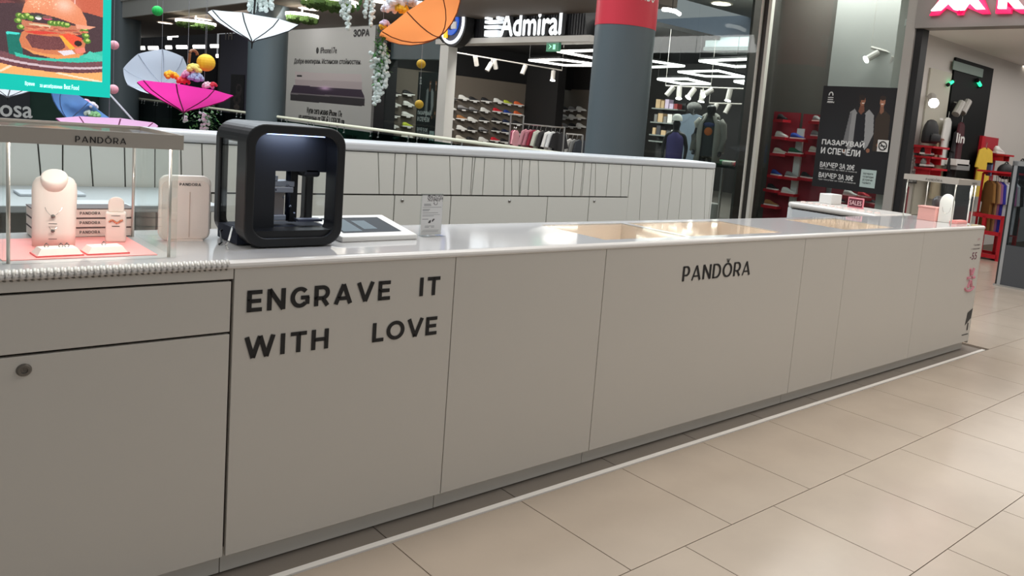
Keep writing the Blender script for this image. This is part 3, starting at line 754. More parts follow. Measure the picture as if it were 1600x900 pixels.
case(6.10, 6.52, 2.53, 2.96, 1.355, 'glass display case at the far end of the counter', [('side', 2.72, .13, .016), ('front', 6.40, .10, .014)])
Z0 = ZT+.0005
# pink board
mb = MB().box(.336, .700, 2.588, 2.935, ZT, ZT+.002); tag(mb.build('display_mat', M_PINK), 'flat pink board under the necklace bust', 'display board')
# necklace bust
def bust(x, y, z, s, label):
    t = thing('necklace_bust', label, 'jewellery bust', (x, y, z), rot=(0, 0, math.radians(-14)))
    rings = []
    for h, w, d, yo in ((0, .050, .030, .0), (.04, .051, .030, .006), (.10, .052, .028, .016), (.150, .053, .026, .024), (.172, .051, .024, .027), (.186, .043, .021, .029), (.192, .032, .017, .030)):
        r = []
        for k in range(20):
            a = 2*math.pi*k/20; c, sn = math.cos(a), math.sin(a)
            r.append((s*w*math.copysign(abs(c)**.55, c), s*(yo+d*math.copysign(abs(sn)**.7, sn)), s*h))
        rings.append(r)
    MB().loft(rings).build('body', M_BLUSH, t, smooth=True)
    n = MB(); rr = []
    for h, r_ in ((-.016, .034), (.008, .032), (.0125, .0305), (.0135, .026)):
        rr.append([(s*r_*math.cos(2*math.pi*k/20), s*(.014-.60*h+.80*r_*math.sin(2*math.pi*k/20)), s*(.184+.80*h+.60*r_*math.sin(2*math.pi*k/20))) for k in range(20)])
    n.loft(rr).build('neck', M_BLUSH, t, smooth=True)
    ch = MB()
    for wv, drop in ((.030, .085), (.026, .125)):
        ch.tube([(s*wv*math.cos(q), s*(-.030+.024*abs(math.cos(q))+.02*(1-abs(math.sin(q)))), s*(.172-drop*abs(math.sin(q)))) for q in np.linspace(0, math.pi, 17)], .0006, 4)
    ch.build('chain', mat('silver', (196, 190, 184), .25, metal=.9), t)
    pd = MB().ball((0, s*-.024, s*.085), .006, 8, 6).ball((0, s*-.030, s*.045), .005, 8, 6)
    pd.box(-.010, .010, s*-.030, s*-.0285, s*.064, s*.066).box(-.010, .010, s*-.033, s*-.0315, s*.022, s*.024)
    pd.build('pendant', mat('silver_dark', (130, 124, 120), .3, metal=.8), t)
    return t
bust(.484, 2.80, ZT+.002, 1.04, 'blush necklace bust with fine silver chains on the pink board')
# stack of drawers/boxes behind the bust
for k in range(3):
    z = ZT+.002+k*.030
    t = thing('jewellery_box', ['lowest', 'middle', 'topmost'][k]+' blush PANDORA box of the stack behind the bust', 'box', (.62, 2.99, z), group='stacked blush boxes')
    MB().box(-.165, .105, -.05, .055, 0, .0265).build('body', M_BLUSH, t, bevel=.002)
    MB().box(-.166, .106, -.051, .056, .0265, .0295).build('lid_line', mat('line_dark', (88, 72, 70), .6), t)
    lettering('lettering', 'PANDORA', (-.045, -.0508, .010), (1, 0, 0), (0, 0, 1), .009, .055, .18, .12, M_INK, t, gap=.2)
# bracelet stand
t = thing('bracelet_stand', 'blush bracelet stand with rose gold bracelet inside the case', 'jewellery stand', (.652, 2.845, ZT+.0005), rot=(0, 0, math.radians(-14)))
MB().box(-.027, .027, -.022, .022, 0, .093).build('body', M_BLUSH, t, bevel=.006, seg=3)
mb = MB(); pts = [(-.021, 0)]+[(.021*math.cos(q), .028+.018*math.sin(q)) for q in np.linspace(math.pi, 0, 12)]+[(.021, 0)]
mb.prism(pts, (0, -.006, .093), (1, 0, 0), (0, 0, 1), (0, .014, 0)).build('tab', M_BLUSH, t, bevel=.003)
mb = MB()
for k in range(9): mb.ball((-.016+.004*k, -.025, .066+.004*math.sin(k)), .0032, 6, 4)
mb.build('bracelet', mat('rose_gold', (214, 140, 108), .25, metal=.8), t)
MB().box(-.010, .010, -.0235, -.0222, .050, .052).box(-.012, .012, -.0235, -.0222, .083, .084).build('label_line', M_INK, t)
# open ring book
t = thing('ring_book', 'open blush ring tray shaped like a book with pink edges', 'jewellery tray', (.525, 2.648, ZT+.002), rot=(0, 0, math.radians(3)))
mb = MB()
mb.prism([(-.115, 0), (-.004, 0), (-.004, .004), (-.115, .004)], (0, -.034, 0), (1, 0, 0), (0, 0, 1), (0, .072, 0))
mb.prism([(.004, 0), (.110, 0), (.110, .004), (.004, .004)], (0, -.034, 0), (1, 0, 0), (0, 0, 1), (0, .072, 0)); mb.build('cover', mat('coral', (236, 110, 110), .5), t)
for s0, s1 in ((-.112, -.006), (.006, .106)):
    mb = MB(); b = [(s0, -.032), (s1, -.032), (s1, .036), (s0, .036)]; tt_ = [(s0+.012, -.018), (s1-.010, -.018), (s1-.010, .032), (s0+.012, .032)]
    mb.loft([[(x, y, .004) for x, y in b], [(x, y, .020) for x, y in tt_]]).build('page', M_BLUSH, t)
for x, y in ((-.050, .005), (-.036, .005), (-.082, .012), (.055, .008)):
    mb = MB().tube([(x+.005*math.cos(q), y, .024+.005*math.sin(q)) for q in np.linspace(0, 2*math.pi, 13)], .0011, 5); mb.ball((x, y, .030), .0022, 6, 4); mb.build('ring', mat('silver_dark', (130, 124, 120), .3, metal=.8), t)
# standing blush panel between case and machine
t = thing('blush_stand', 'rounded blush display stand lettered PANDORA left of the black machine', 'display stand', (.845, 2.84, ZT), rot=(0, 0, math.radians(-6)))
def rrect(w, h, r, n=6):
    P = []
    for cx, cy, a0 in ((w/2-r, h-r, 0), (-w/2+r, h-r, 90), (-w/2+r, r, 180), (w/2-r, r, 270)):
        P += [(cx+r*math.cos(math.radians(a0+90*i/n)), cy+r*math.sin(math.radians(a0+90*i/n))) for i in range(n+1)]
    return P
MB().prism(rrect(.150, .212, .026), (0, -.012, 0), (1, 0, 0), (0, 0, 1), (0, .024, 0)).build('back_panel', mat('blush_light', (250, 238, 230), .5), t, bevel=.005, seg=3)
MB().prism(rrect(.136, .190, .022), (0, -.0125, .006), (1, 0, 0), (0, 0, 1), (0, -.004, 0)).build('inset', M_BLUSH, t)
MB().box(.010, .012, -.018, -.016, .012, .160).build('fold', mat('fold_line', (206, 180, 166), .6), t)
lettering('lettering', 'PANDORA', (-.020, -.0172, .180), (1, 0, 0), (0, 0, 1), .009, .062, .2, .14, M_INK, t, gap=.2)
MB().box(-.05, .05, -.030, .02, 0, .005).build('foot', M_BLUSH, t)

# ---------------------------------------------------------------- engraving machine
MX0, MX1, MY0, MY1, MZ0, MZ1 = .955, 1.283, 2.625, 2.905, ZT+.004, 1.408
em = thing('engraving_machine', 'black rounded engraving machine with open glowing chamber on the counter', 'machine', ((MX0+MX1)/2, (MY0+MY1)/2, ZT))
M_SHELL = mat('machine_shell', (17, 17, 19), .42, bump=.02, scale=60)
W2 = MX1-MX0; H2 = MZ1-MZ0
outer = [(x+W2/2, z) for x, z in rrect(W2, H2, .062, 8)]
ins = lambda d, r: [(x+W2/2, z+d) for x, z in rrect(W2-2*d, H2-2*d, r, 8)]
def frame_ring(name, po, pi, y0, y1, m, parent=em):
    n = len(po); mb = MB()
    vs = [(MX0+a, y0, MZ0+b) for a, b in po]+[(MX0+a, y0, MZ0+b) for a, b in pi]+[(MX0+a, y1, MZ0+b) for a, b in po]+[(MX0+a, y1, MZ0+b) for a, b in pi]
    fs = []
    for i in range(n):
        j = (i+1) % n
        fs += [(i, j, n+j, n+i), (2*n+i, 3*n+i, 3*n+j, 2*n+j), (i, 2*n+i, 2*n+j, j), (n+i, n+j, 3*n+j, 3*n+i)]
    mb.add(vs, fs); return mb.build(name, m, parent, world=True, smooth=False, bevel=.006, seg=3)
frame_ring('front_frame', outer, ins(.030, .045), MY0, MY0+.085, M_SHELL)
frame_ring('rear_frame', outer, ins(.030, .040), MY1-.040, MY1, M_SHELL)
top_ = [(x+W2/2, z) for x, z in rrect(W2, H2, .062, 8) if z > H2-.0625]; bot_ = [(x+W2/2, z) for x, z in rrect(W2-.05, H2-.05, .045, 8) if z > H2-.05-.0455]
MB().prism([(a, b) for a, b in top_]+[(a, b+.025) for a, b in bot_[::-1]], (MX0, MY0+.08, MZ0), (1, 0, 0), (0, 0, 1), (0, MY1-MY0-.115, 0)).build('roof', M_SHELL, em, world=True)
MB().box(MX0+.005, MX1-.005, MY0+.070, MY1-.03, MZ0, MZ0+.050).build('base', mat('machine_floor', (40, 44, 56), .85, spec=.2), em, world=True)
MB().box(MX0+.022, MX1-.022, MY0+.012, MY0+.10, MZ0+.022, MZ0+.052).build('sill', M_SHELL, em, world=True)
MB().box(MX0+.006, MX0+.009, MY0+.085, MY1-.04, MZ0+.06, MZ1-.055).build('side_window', M_GLASS, em, world=True)
MB().box(MX1-.009, MX1-.006, MY0+.085, MY1-.04, MZ0+.06, MZ1-.055).build('side_window', M_GLASS, em, world=True)
# inner front plate with its tall opening
mi = mat('machine_inner', (20, 22, 28), .5)
ox0, ox1, oz0, oz1 = PY(427, 340, MY0+.09)[0], PY(508, 340, MY0+.09)[0], PY(470, 352, MY0+.09)[2], PY(470, 268, MY0+.09)[2]
mb = MB().box(MX0+.02, ox0, MY0+.085, MY0+.095, MZ0+.03, MZ1-.03).box(ox1, MX1-.02, MY0+.085, MY0+.095, MZ0+.03, MZ1-.03).box(ox0, ox1, MY0+.085, MY0+.095, oz1, MZ1-.03)
mb.build('inner_plate', mi, em, world=True)
MB().box(MX0+.06, MX1-.06, MY0+.035, MY0+.060, MZ1-.034, MZ1-.030).build('lamp_strip', mat('machine_lamp', (170, 196, 255), .4, emit=3.0), em, world=True)
l = bpy.data.lights.new('machine_lamp', 'AREA'); l.shape = 'RECTANGLE'; l.size = .14; l.size_y = .03; l.energy = .35; l.color = (.62, .74, 1)
lo = bpy.data.objects.new('machine_lamp', l); lo.location = ((MX0+MX1)/2, MY0+.045, MZ1-.036); lo.rotation_euler = (math.radians(18), 0, 0); COL.objects.link(lo)
M_STEEL = mat('machine_steel', (170, 176, 190), .3, metal=.7)
yc = MY0+.16
xm = (ox0+ox1)/2
MB().box(ox0-.01, ox0+.085, yc-.03, yc+.03, MZ0+.185, MZ0+.205).box(ox0, ox0+.080, yc-.035, yc-.028, MZ0+.165, MZ0+.185).box(ox0+.0, ox0+.028, yc-.03, yc+.02, MZ0+.205, MZ0+.222).build('jaw_carriage', M_STEEL, em, world=True, bevel=.003)
MB().box(ox0+.01, ox0+.055, yc-.02, yc+.025, MZ0+.085, MZ0+.165).build('motor_block', mat('motor_grey', (150, 142, 140), .4, metal=.3), em, world=True)
MB().box(ox0-.005, ox0+.06, yc-.03, yc+.03, MZ0+.068, MZ0+.088).build('vice_foot', M_STEEL, em, world=True, bevel=.003)
MB().tube([(ox0+.075, yc, MZ0+.065), (ox0+.075, yc, MZ0+.32)], .009, 10).build('spindle', mat('spindle_dark', (40, 44, 60), .3, metal=.6), em, world=True, smooth=True)
MB().box(xm-.010, xm+.016, yc-.005, yc+.03, MZ0+.06, MZ0+.33).build('mast', mi, em, world=True)
MB().box(xm+.005, xm+.065, yc-.075, yc-.01, oz1-.018, oz1+.015).build('engraving_head', mi, em, world=True, bevel=.01, seg=3)
MB().box(xm+.0, ox1-.005, yc-.06, yc-.02, MZ0+.068, MZ0+.076).build('slide_plate', mat('plate_blue', (96, 100, 118), .35, metal=.4), em, world=True)
mb = MB()
for k, (dx_, dz) in enumerate(((.02, .175), (.06, .190), (.045, .150), (.07, .120), (.085, .095), (.01, .205))): mb.ball((ox0+dx_, yc-.036, MZ0+dz), .004, 7, 5)
mb.build('bolt', mat('bolt_bright', (210, 214, 226), .2, metal=.9), em, world=True)
for i, (x, y) in enumerate(((MX0+.05, MY0+.04), (MX1-.05, MY0+.04), (MX0+.05, MY1-.04), (MX1-.05, MY1-.04))):
    MB().tube([(x, y, ZT), (x, y, MZ0+.004)], .012, 10).build('foot', M_BLACK, em, world=True)
# cables behind the machine
a, b, c_ = PZ(357, 384, ZT+.004), PZ(352, 377, ZT+.03), PZ(372, 370, ZT+.05)
o = MB().tube([PZ(356, 389, ZT+.003), PZ(353, 383, ZT+.010), PZ(357, 377, ZT+.035), np.array((MX0+.01, MY0+.13, ZT+.052))], .003, 6).build('cable', M_WHITE, smooth=True); tag(o, 'thin white cable plugged into the black machine', 'cable')
o = MB().tube([PZ(342, 382, ZT+.003), PZ(346, 379, ZT+.008), np.array((MX0-.004, MY0+.20, ZT+.03)), np.array((MX0+.012, MY0+.21, ZT+.034))], .003, 6).build('cable', M_BLACK, smooth=True); tag(o, 'short black cable beside the black machine', 'cable')

# ---------------------------------------------------------------- tablet, card holder, acrylic block
t = thing('tablet_stand', 'tablet in a thick white frame lying right of the black machine', 'tablet', (0, 0, 0))
A_, B_, C_, D_ = (PZ(536, 380, ZT), PZ(648, 376, ZT), PZ(610, 347, ZT), PZ(500, 349, ZT))
fr0 = np.array([1.315, 2.69]); ex_ = np.array([.31, .012]); ey_ = np.array([.01, .30])
def tq(a, b, z): p = fr0+ex_*a+ey_*b; return (p[0], p[1], z)
zf, zbk = ZT+.020, ZT+.055
hz = lambda b: zf+(zbk-zf)*b
mb = MB()
vs = [tq(0, 0, ZT), tq(1, 0, ZT), tq(1, 1, ZT), tq(0, 1, ZT), tq(0, 0, zf), tq(1, 0, zf), tq(1, 1, zbk), tq(0, 1, zbk)]
mb.add(vs, [(0, 3, 2, 1), (4, 5, 6, 7), (0, 1, 5, 4), (1, 2, 6, 5), (2, 3, 7, 6), (3, 0, 4, 7)])
mb.build('frame', mat('tablet_white', (236, 234, 230), .35), t, bevel=.005, seg=3)
mb = MB(); mb.add([tq(a, b, hz(b)+.0008) for a, b in ((.09, .16), (.86, .16), (.86, .86), (.09, .86))], [(0, 1, 2, 3)]); mb.build('screen', mat('tablet_screen', (52, 60, 68), .05, coat=.5), t)
mb = MB(); mb.add([tq(a, b, hz(b)+.0012) for a, b in ((.12, .22), (.36, .22), (.36, .78), (.12, .78))], [(0, 1, 2, 3)])
mb.add([tq(a, b, hz(b)+.0012) for a, b in ((.42, .3), (.60, .3), (.60, .7), (.42, .7))], [(0, 1, 2, 3)]); mb.build('screen_picture', mat('screen_pale', (124, 138, 146), .08), t)
t.location = (0, 0, 0)
t = thing('leaflet_holder', 'clear leaflet holder with a printed price leaflet beside the tablet', 'leaflet holder', (1.727, 2.775, ZT), rot=(0, 0, math.radians(4)))
cw, chh = .104, .165
MB().box(-cw/2, cw/2, .002, .006, .002, chh+.004).build('acrylic_back', M_ACRYL, t)
MB().box(-cw/2, cw/2, -.030, .012, 0, .002).build('acrylic_foot', M_ACRYL, t)
pic = Pic(40, 64, (216, 214, 212))
rs = np.random.RandomState(5)
pic.put((pic.V > .84) & (pic.U > .25) & (rs.rand(64, 40) > .45), (96, 92, 92)); pic.ell(.66, .80, .1, .05, (120, 116, 116)); pic.ell(.66, .81, .07, .04, (216, 214, 212))
for yv, x0_, x1_, c in ((.78, .1, .42, 80), (.745, .1, .45, 70), (.69, .05, .95, 150), (.64, .05, .4, 160), (.61, .05, .35, 170), (.56, .05, .8, 140), (.51, .05, .9, 165), (.48, .05, .6, 150), (.40, .05, .35, 120), (.22, .2, .65, 150), (.19, .2, .4, 130), (.19, .5, .65, 130), (.12, .1, .9, 175), (.08, .05, .85, 170)):
    pic.put((abs(pic.V-yv) < .009) & (pic.U > x0_) & (pic.U < x1_), (c, c, c), .8)
pic.ell(.42, .33, .07, .035, (70, 66, 66), 20); pic.ell(.58, .37, .07, .03, (80, 76, 76), 20)
pic.build('leaflet', (-cw/2+.003, 0, .004), (cw-.006, 0, 0), (0, 0, chh-.006), vcol_mat('paper_print'), t)

# ---------------------------------------------------------------- contents of the far display case
o = MB().box(6.20, 6.31, 2.72, 2.86, ZT, ZT+.100).box(6.195, 6.315, 2.715, 2.865, ZT+.100, ZT+.112).build('pink_box', mat('pink_box', (246, 176, 168), .55), bevel=.003); tag(o, 'pink lidded box inside the far display case', 'box')
t = thing('round_stand', 'white round topped necklace stand inside the far display case', 'jewellery stand', (6.27, 2.665, ZT), rot=(0, 0, math.radians(-70)))
pts = [(-.055, 0), (.055, 0), (.055, .15)]+[(.055*math.cos(q), .15+.075*math.sin(q)) for q in np.linspace(.1, math.pi-.1, 12)]+[(-.055, .15)]
MB().prism(pts, (0, -.008, 0), (1, 0, 0), (0, 0, 1), (0, .016, 0)).build('board', mat('stand_white', (246, 242, 238), .5), t, bevel=.004)
MB().tube([(.03*math.cos(q), -.010, .12+.05*math.sin(q)) for q in np.linspace(math.pi, 2*math.pi, 12)], .001, 4).build('chain', mat('silver', (196, 190, 184), .25, metal=.9), t)
o = MB().box(6.26, 6.46, 2.565, 2.625, ZT, ZT+.020).box(6.27, 6.45, 2.572, 2.618, ZT+.020, ZT+.027).build('ring_tray', M_PINK, bevel=.002); tag(o, 'low pink ring tray at the front of the far display case', 'jewellery tray')
t = thing('dark_globe', 'dark grey rounded ornament behind the white round stand', 'ornament', (6.42, 2.80, ZT))
MB().lathe([(.03, 0), (.035, .01), (.012, .03), (.02, .06), (.05, .12), (.048, .165), (.025, .19), (.001, .195)], 16).build('body', mat('ornament_dark', (66, 60, 62), .3), t, smooth=True)
t = thing('paddle_stand', 'tall thin white paddle shaped stand at the case corner', 'jewellery stand', (6.475, 2.575, ZT))
MB().tube([(0, 0, 0), (0, 0, .19)], .006, 8).build('stem', M_WHITE, t)
MB().ball((0, 0, .245), .06, 12, 8, (.35, .12, 1)).build('paddle', mat('stand_white', (246, 242, 238), .5), t, smooth=True)
MB().lathe([(.001, .006), (.02, .005), (.022, 0)], 12).build('foot', M_WHITE, t)

# ---------------------------------------------------------------- sports shop interior
XS1, YS1 = 18.4, 21.2
M_BROWN = mat('shoe_wall_brown', (104, 96, 86), .6, var=.05, scale=.8)
zw = 2.68
struct('wall_shoes', MB().box(XF+.3, 16.4, YS1, YS1+.15, 0, zw), M_BROWN, 'brown wall carrying rows of shoes', 'wall')
struct('wall_shoes_top', MB().box(XF+.2, XS1, YS1-.02, YS1+.15, zw, 3.7), M_BLACK, 'black wall above the shoe wall', 'wall')
struct('ceiling_shop', MB().box(XF+.25, XS1+3, 11.4, YS1+.2, 3.62, 3.7), mat('shop_ceiling', (30, 30, 31), .7), 'black ceiling of the sports shop', 'ceiling')
struct('wall_shop_back', MB().box(XS1, XS1+.15, 8.3, YS1, 0, 3.62), mat('shop_back', (36, 34, 33), .6), 'dark back wall of the sports shop', 'wall')
struct('wall_shop_side', MB().box(16.4, 16.7, 19.6, YS1, 0, 3.62), mat('shop_pier', (26, 25, 25), .6), 'dark pier at the end of the shoe wall', 'wall')
struct('floor_shop', MB().box(XF+.0, XS1, 8.2, YS1, -.003, .004), mat('shop_floor', (120, 116, 110), .35), 'grey floor of the sports shop', 'floor')
# black niche with green neon bar and a brown panel next to it
XB = XS1-.02
a, b = PX(838, 230, XB), PX(873, 130, XB)
struct('wall_niche', MB().box(XB-.05, XB, b[1], a[1], 0, b[2]), mat('niche_black', (12, 16, 16), .4), 'black niche panel on the shop back wall', 'wall')
a, b = PX(875, 230, XB), PX(935, 139, XB)
struct('wall_panel', MB().box(XB-.05, XB, b[1], a[1], 0, PX(900, 140, XB)[2]), M_BROWN, 'brown panel with shoes on the shop back wall', 'wall')
M_NEON = mat('neon_green', (40, 225, 150), .4, emit=1.6)
def neon(x0_, y0_, x1_, y1_, pl, r, label):
    a, b = pl(x0_, y0_), pl(x1_, y1_); t = thing('neon_tube', label, 'neon lamp', (a+b)/2); c = (a+b)/2
    MB().tube([a-c, b-c], r, 8).build('tube', M_NEON, t); d = (b-a)/np.linalg.norm(b-a)
    MB().tube([a-c-d*.03, a-c+d*.01], r*1.2, 8).build('end_cap', M_BLACK, t); MB().tube([b-c-d*.01, b-c+d*.03], r*1.2, 8).build('end_cap', M_BLACK, t)
neon(856.5, 152, 865.5, 133, lambda x, y: PX(x, y, XB-.1), .03, 'slanted green neon tube in the black niche of the sports shop')

# shoes
def shoe_meshes():
    st = []
    for s, w, zt, zb in ((0, .030, .085, .018), (.06, .038, .105, .018), (.2, .041, .108, .018), (.36, .040, .104, .018), (.5, .042, .085, .018), (.66, .046, .062, .018), (.82, .047, .050, .018), (.94, .038, .042, .018), (1.0, .020, .032, .018)):
        r = []
        for k in range(8):
            q = 2*math.pi*k/8+math.pi/8; c, sn = math.cos(q), math.sin(q)
            wz = (zt+zb)/2+(zt-zb)/2*sn*1.05; ww = w*(1 if sn < 0 else .68)
            r.append((s*.29-.145, ww*c*1.05, wz))
        st.append(r)
    up = MB().loft(st)
    so = MB(); rr = []
    for s, w in ((-.01, .030), (.1, .042), (.35, .040), (.7, .050), (.92, .044), (1.02, .022)):
        rr.append([(s*.30-.150, w, .0), (s*.30-.150, w, .024), (s*.30-.150, -w, .024), (s*.30-.150, -w, .0)])
    so.loft(rr)
    return up, so
UPPER, SOLE = shoe_meshes()
SHOE_COL = dict(white=(236, 236, 230), black=(34, 34, 36), cream=(222, 216, 200), grey=(150, 148, 146), red=(214, 36, 50), lime=(204, 220, 70), orange=(230, 110, 60),
                blue=(40, 70, 160), brown=(176, 120, 70), navy=(36, 44, 70), green=(40, 100, 70))
UPM = {k: UPPER.mesh('shoe_upper', mat('shoe_'+k, c, .6), True) for k, c in SHOE_COL.items()}
SOM = {k: SOLE.mesh('shoe_sole', mat('sole_'+k, c, .6)) for k, c in dict(white=(236, 234, 228), black=(30, 30, 32), gum=(190, 150, 100)).items()}
TAG_ME = MB().box(-.05, .05, -.075, -.070, -.035, -.004).mesh('price_tag', M_WHITE)
SHELF_ME = MB().box(-.13, .13, -.07, .09, -.006, 0).mesh('shelf', mat('shelf_clear', (160, 158, 152), .2))
SHELF_RED = MB().box(-.17, .17, -.09, .09, -.05, 0).mesh('shelf_red', M_RED)
def shoe(p, col, sole, label, grp, rotz=0.0, scale=1.0, shelf=None, shelf_parent=None, tagged=True):
    t = thing('shoe', label, 'shoe', p, rot=(0, 0, rotz), group=grp); t.scale = (scale,)*3
    obj('upper', UPM[col], t); obj('sole', SOM[sole], t)
    if shelf is not None:
        s = obj('shelf', shelf, shelf_parent); s.location = Vector([float(v) for v in p])-shelf_parent.location; s.rotation_euler = (0, 0, rotz); s.scale = (scale,)*3
        if tagged:
            g = obj('price_tag', TAG_ME, s)
    return t
rackA = thing('shoe_shelves', 'rows of small clear shelves with white price tags on the brown wall', 'shelf', (14, YS1-.1, 0))
ordr = ['top', 'second', 'third', 'fourth', 'fifth', 'sixth']
colx = [(618, 0), (640, 0), (705, 1), (725, 1), (741.5, 1), (760, 1), (779, 1), (795, 1), (812, 1)]
rowY = [(152, 143, 157, 151, 156, 158, 157, 161, 161)]
palette = [['black', 'black', 'grey', 'white', 'black', 'black', 'white', 'lime', 'orange'],
           ['white', 'white', 'white', 'grey', 'grey', 'white', 'red', 'blue', 'orange'],
           ['black', 'white', 'white', 'brown', 'white', 'black', 'black', 'navy', 'black'],
           ['white', 'lime', 'white', 'white', 'black', 'grey', 'black', 'navy', 'black'],
           ['black', 'cream', 'white', 'cream', 'black', 'white', 'red', 'black', 'grey']]
cn = ['first', 'second', 'third', 'fourth', 'fifth', 'sixth', 'seventh', 'eighth', 'ninth']
for ci, (cx, _) in enumerate(colx):
    base = PY(cx, [145, 145, 152, 152, 155, 156, 157, 160, 162][ci], YS1-.12)
    for r in range(5):
        col = palette[r][ci]
        p = (base[0]+random.uniform(-.02, .02), YS1-.10, base[2]-r*.305-.06)
        if p[2] < .2: continue
        shoe(p, col, 'white' if col != 'grey' else 'black', '%s sneaker on the brown shoe wall, %s row, %s column' % (col, ordr[r], cn[ci]), 'shoes on the brown wall', rotz=random.uniform(-.25, .1), scale=1.18, shelf=SHELF_ME, shelf_parent=rackA)
rackB = thing('shoe_shelves', 'clear shelves with shoes on the brown back wall panel', 'shelf', (XB-.15, 16, 0))
kk = 0
for r, yy in enumerate((171, 183.5, 197)):
    for c, xx in enumerate((884, 896, 908)):
        p = PX(xx, yy+2, XB-.14)
        col = [['black', 'grey', 'white'], ['white', 'white', 'cream'], ['grey', 'black', 'white']][r][c]
        shoe(p, col, 'white', '%s sneaker on the back wall panel, %s row, %s from the niche' % (col, ordr[r], cn[c]), 'shoes on the back wall panel', rotz=math.radians(-90)+.2, scale=1.35, shelf=SHELF_ME, shelf_parent=rackB)
# poster in the left shop window
def shop_poster(name, lab, yl_, yr_, z0, z1, X, texts):
    t = thing(name, lab, 'poster', (X, (yl_+yr_)/2, z0))
    W, H = yl_-yr_, z1-z0
    MB().box(X, X+.012, yr_, yl_, z0, z1).build('sheet', M_BLACK, t, world=True)
    pic = Pic(180, 240, (24, 24, 27))
    pic.soft(.2, .5, .35, .4, (40, 42, 44), .6); pic.soft(.62, .75, .3, .25, (34, 30, 30), .7)
    SK = (150, 100, 76)
    pic.poly([(.44, .36), (.40, .56), (.41, .755), (.47, .79), (.52, .74), (.50, .42)], (150, 150, 150)); pic.poly([(.66, .40), (.60, .74), (.66, .79), (.73, .74), (.755, .56), (.70, .44)], (156, 156, 156))
    pic.poly([(.36, .44), (.41, .74), (.44, .76), (.43, .46)], (120, 120, 122)); pic.poly([(.50, .36), (.50, .74), (.56, .775), (.62, .74), (.655, .40)], (26, 26, 32))
    pic.poly([(.52, .765), (.56, .735), (.60, .77), (.585, .84), (.54, .84)], (120, 76, 58)); pic.ell(.562, .868, .036, .046, SK, -6); pic.ell(.548, .900, .042, .026, (40, 30, 26), -12); pic.ell(.525, .875, .016, .030, (48, 34, 28)); pic.ell(.572, .846, .015, .006, (240, 236, 230)); pic.ell(.552, .877, .006, .004, (40, 26, 22)); pic.ell(.582, .877, .006, .004, (40, 26, 22)); pic.ell(.570, .862, .005, .008, (128, 82, 62))
    pic.poly([(.77, .40), (.755, .70), (.79, .77), (.86, .79), (.94, .74), (.96, .40)], (58, 46, 36)); pic.poly([(.80, .77), (.82, .75), (.85, .775), (.845, .83), (.80, .83)], (140, 96, 74)); pic.ell(.822, .868, .035, .045, (172, 118, 92)); pic.ell(.822, .902, .039, .022, (50, 36, 30)); pic.ell(.822, .846, .015, .006, (238, 230, 224)); pic.ell(.810, .877, .005, .004, (40, 26, 22)); pic.ell(.836, .877, .005, .004, (40, 26, 22)); pic.ell(.84, .46, .028, .022, SK)
    pic.ell(.71, .40, .025, .02, SK); pic.ell(.40, .37, .02, .02, SK)
    pic.build('photo_print', (X-.002, yl_, z0), (0, -W, 0), (0, 0, H), vcol_mat('poster_print'), t).matrix_parent_inverse = Matrix.Translation(-t.location)
    MW = mat('poster_ink_white', (226, 226, 224), .6)
    for tx, u0, v0, w, h, b in texts:
        o = print_text('lettering', tx, (X-.005, yl_-u0*W, z0+v0*H), (0, -1, 0), (0, 0, 1), w*W, h*H, MW, t, bold=b*W); o.matrix_parent_inverse = Matrix.Translation(-t.location)
    lg = MB()
    cx, cz = yl_-.12*W, z0+.90*H; s = .038*W
    for k in range(3): lg.box(X-.006, X-.004, cx-s, cx+s, cz-.010*H*(2*k+1)-.006*H, cz-.010*H*(2*k+1)+.006*H-.004*H)
    lg.tube([(X-.005, cx+s*.7*math.cos(q), cz+.012*H+s*.9*math.sin(q)) for q in np.linspace(-.2, math.pi+.2, 12)], s*.2, 4)
    lg.build('logo', MW, t).matrix_parent_inverse = Matrix.Translation(-t.location)
    MB().box(X-.004, X-.002, yl_-.86*W, yl_-.66*W, z0+.05*H, z0+.22*H).build('notice', mat('notice_mint', (186, 204, 200), .6), t).matrix_parent_inverse = Matrix.Translation(-t.location)
    o = print_text('lettering', 'ваучерите\nса валидни\nдо края на\nгодината', (X-.006, yl_-.69*W, z0+.08*H), (0, -1, 0), (0, 0, 1), .14*W, .11*H, M_INK, t); o.matrix_parent_inverse = Matrix.Translation(-t.location)
    return t
PT_TXT = [('ПАЗАРУВАЙ', .075, .425, .58, .062, .0035), ('И СПЕЧЕЛИ', .075, .335, .54, .060, .0035), ('ВАУЧЕР ЗА 20€', .085, .200, .48, .050, .002), ('при покупка за 100€ и повече', .085, .173, .52, .020, 0), ('ВАУЧЕР ЗА 30€', .085, .095, .48, .050, .002), ('при покупка за 150€ и повече', .085, .066, .52, .020, 0), ('Admiral', .075, .835, .10, .016, .001)]
a, b = PX(650, 212, XF+.05), PX(689, 116, XF+.05)
shop_poster('window_poster', 'black poster with two models left of the white post', a[1]+.05, b[1], .62, 2.50, XF+.05, PT_TXT)

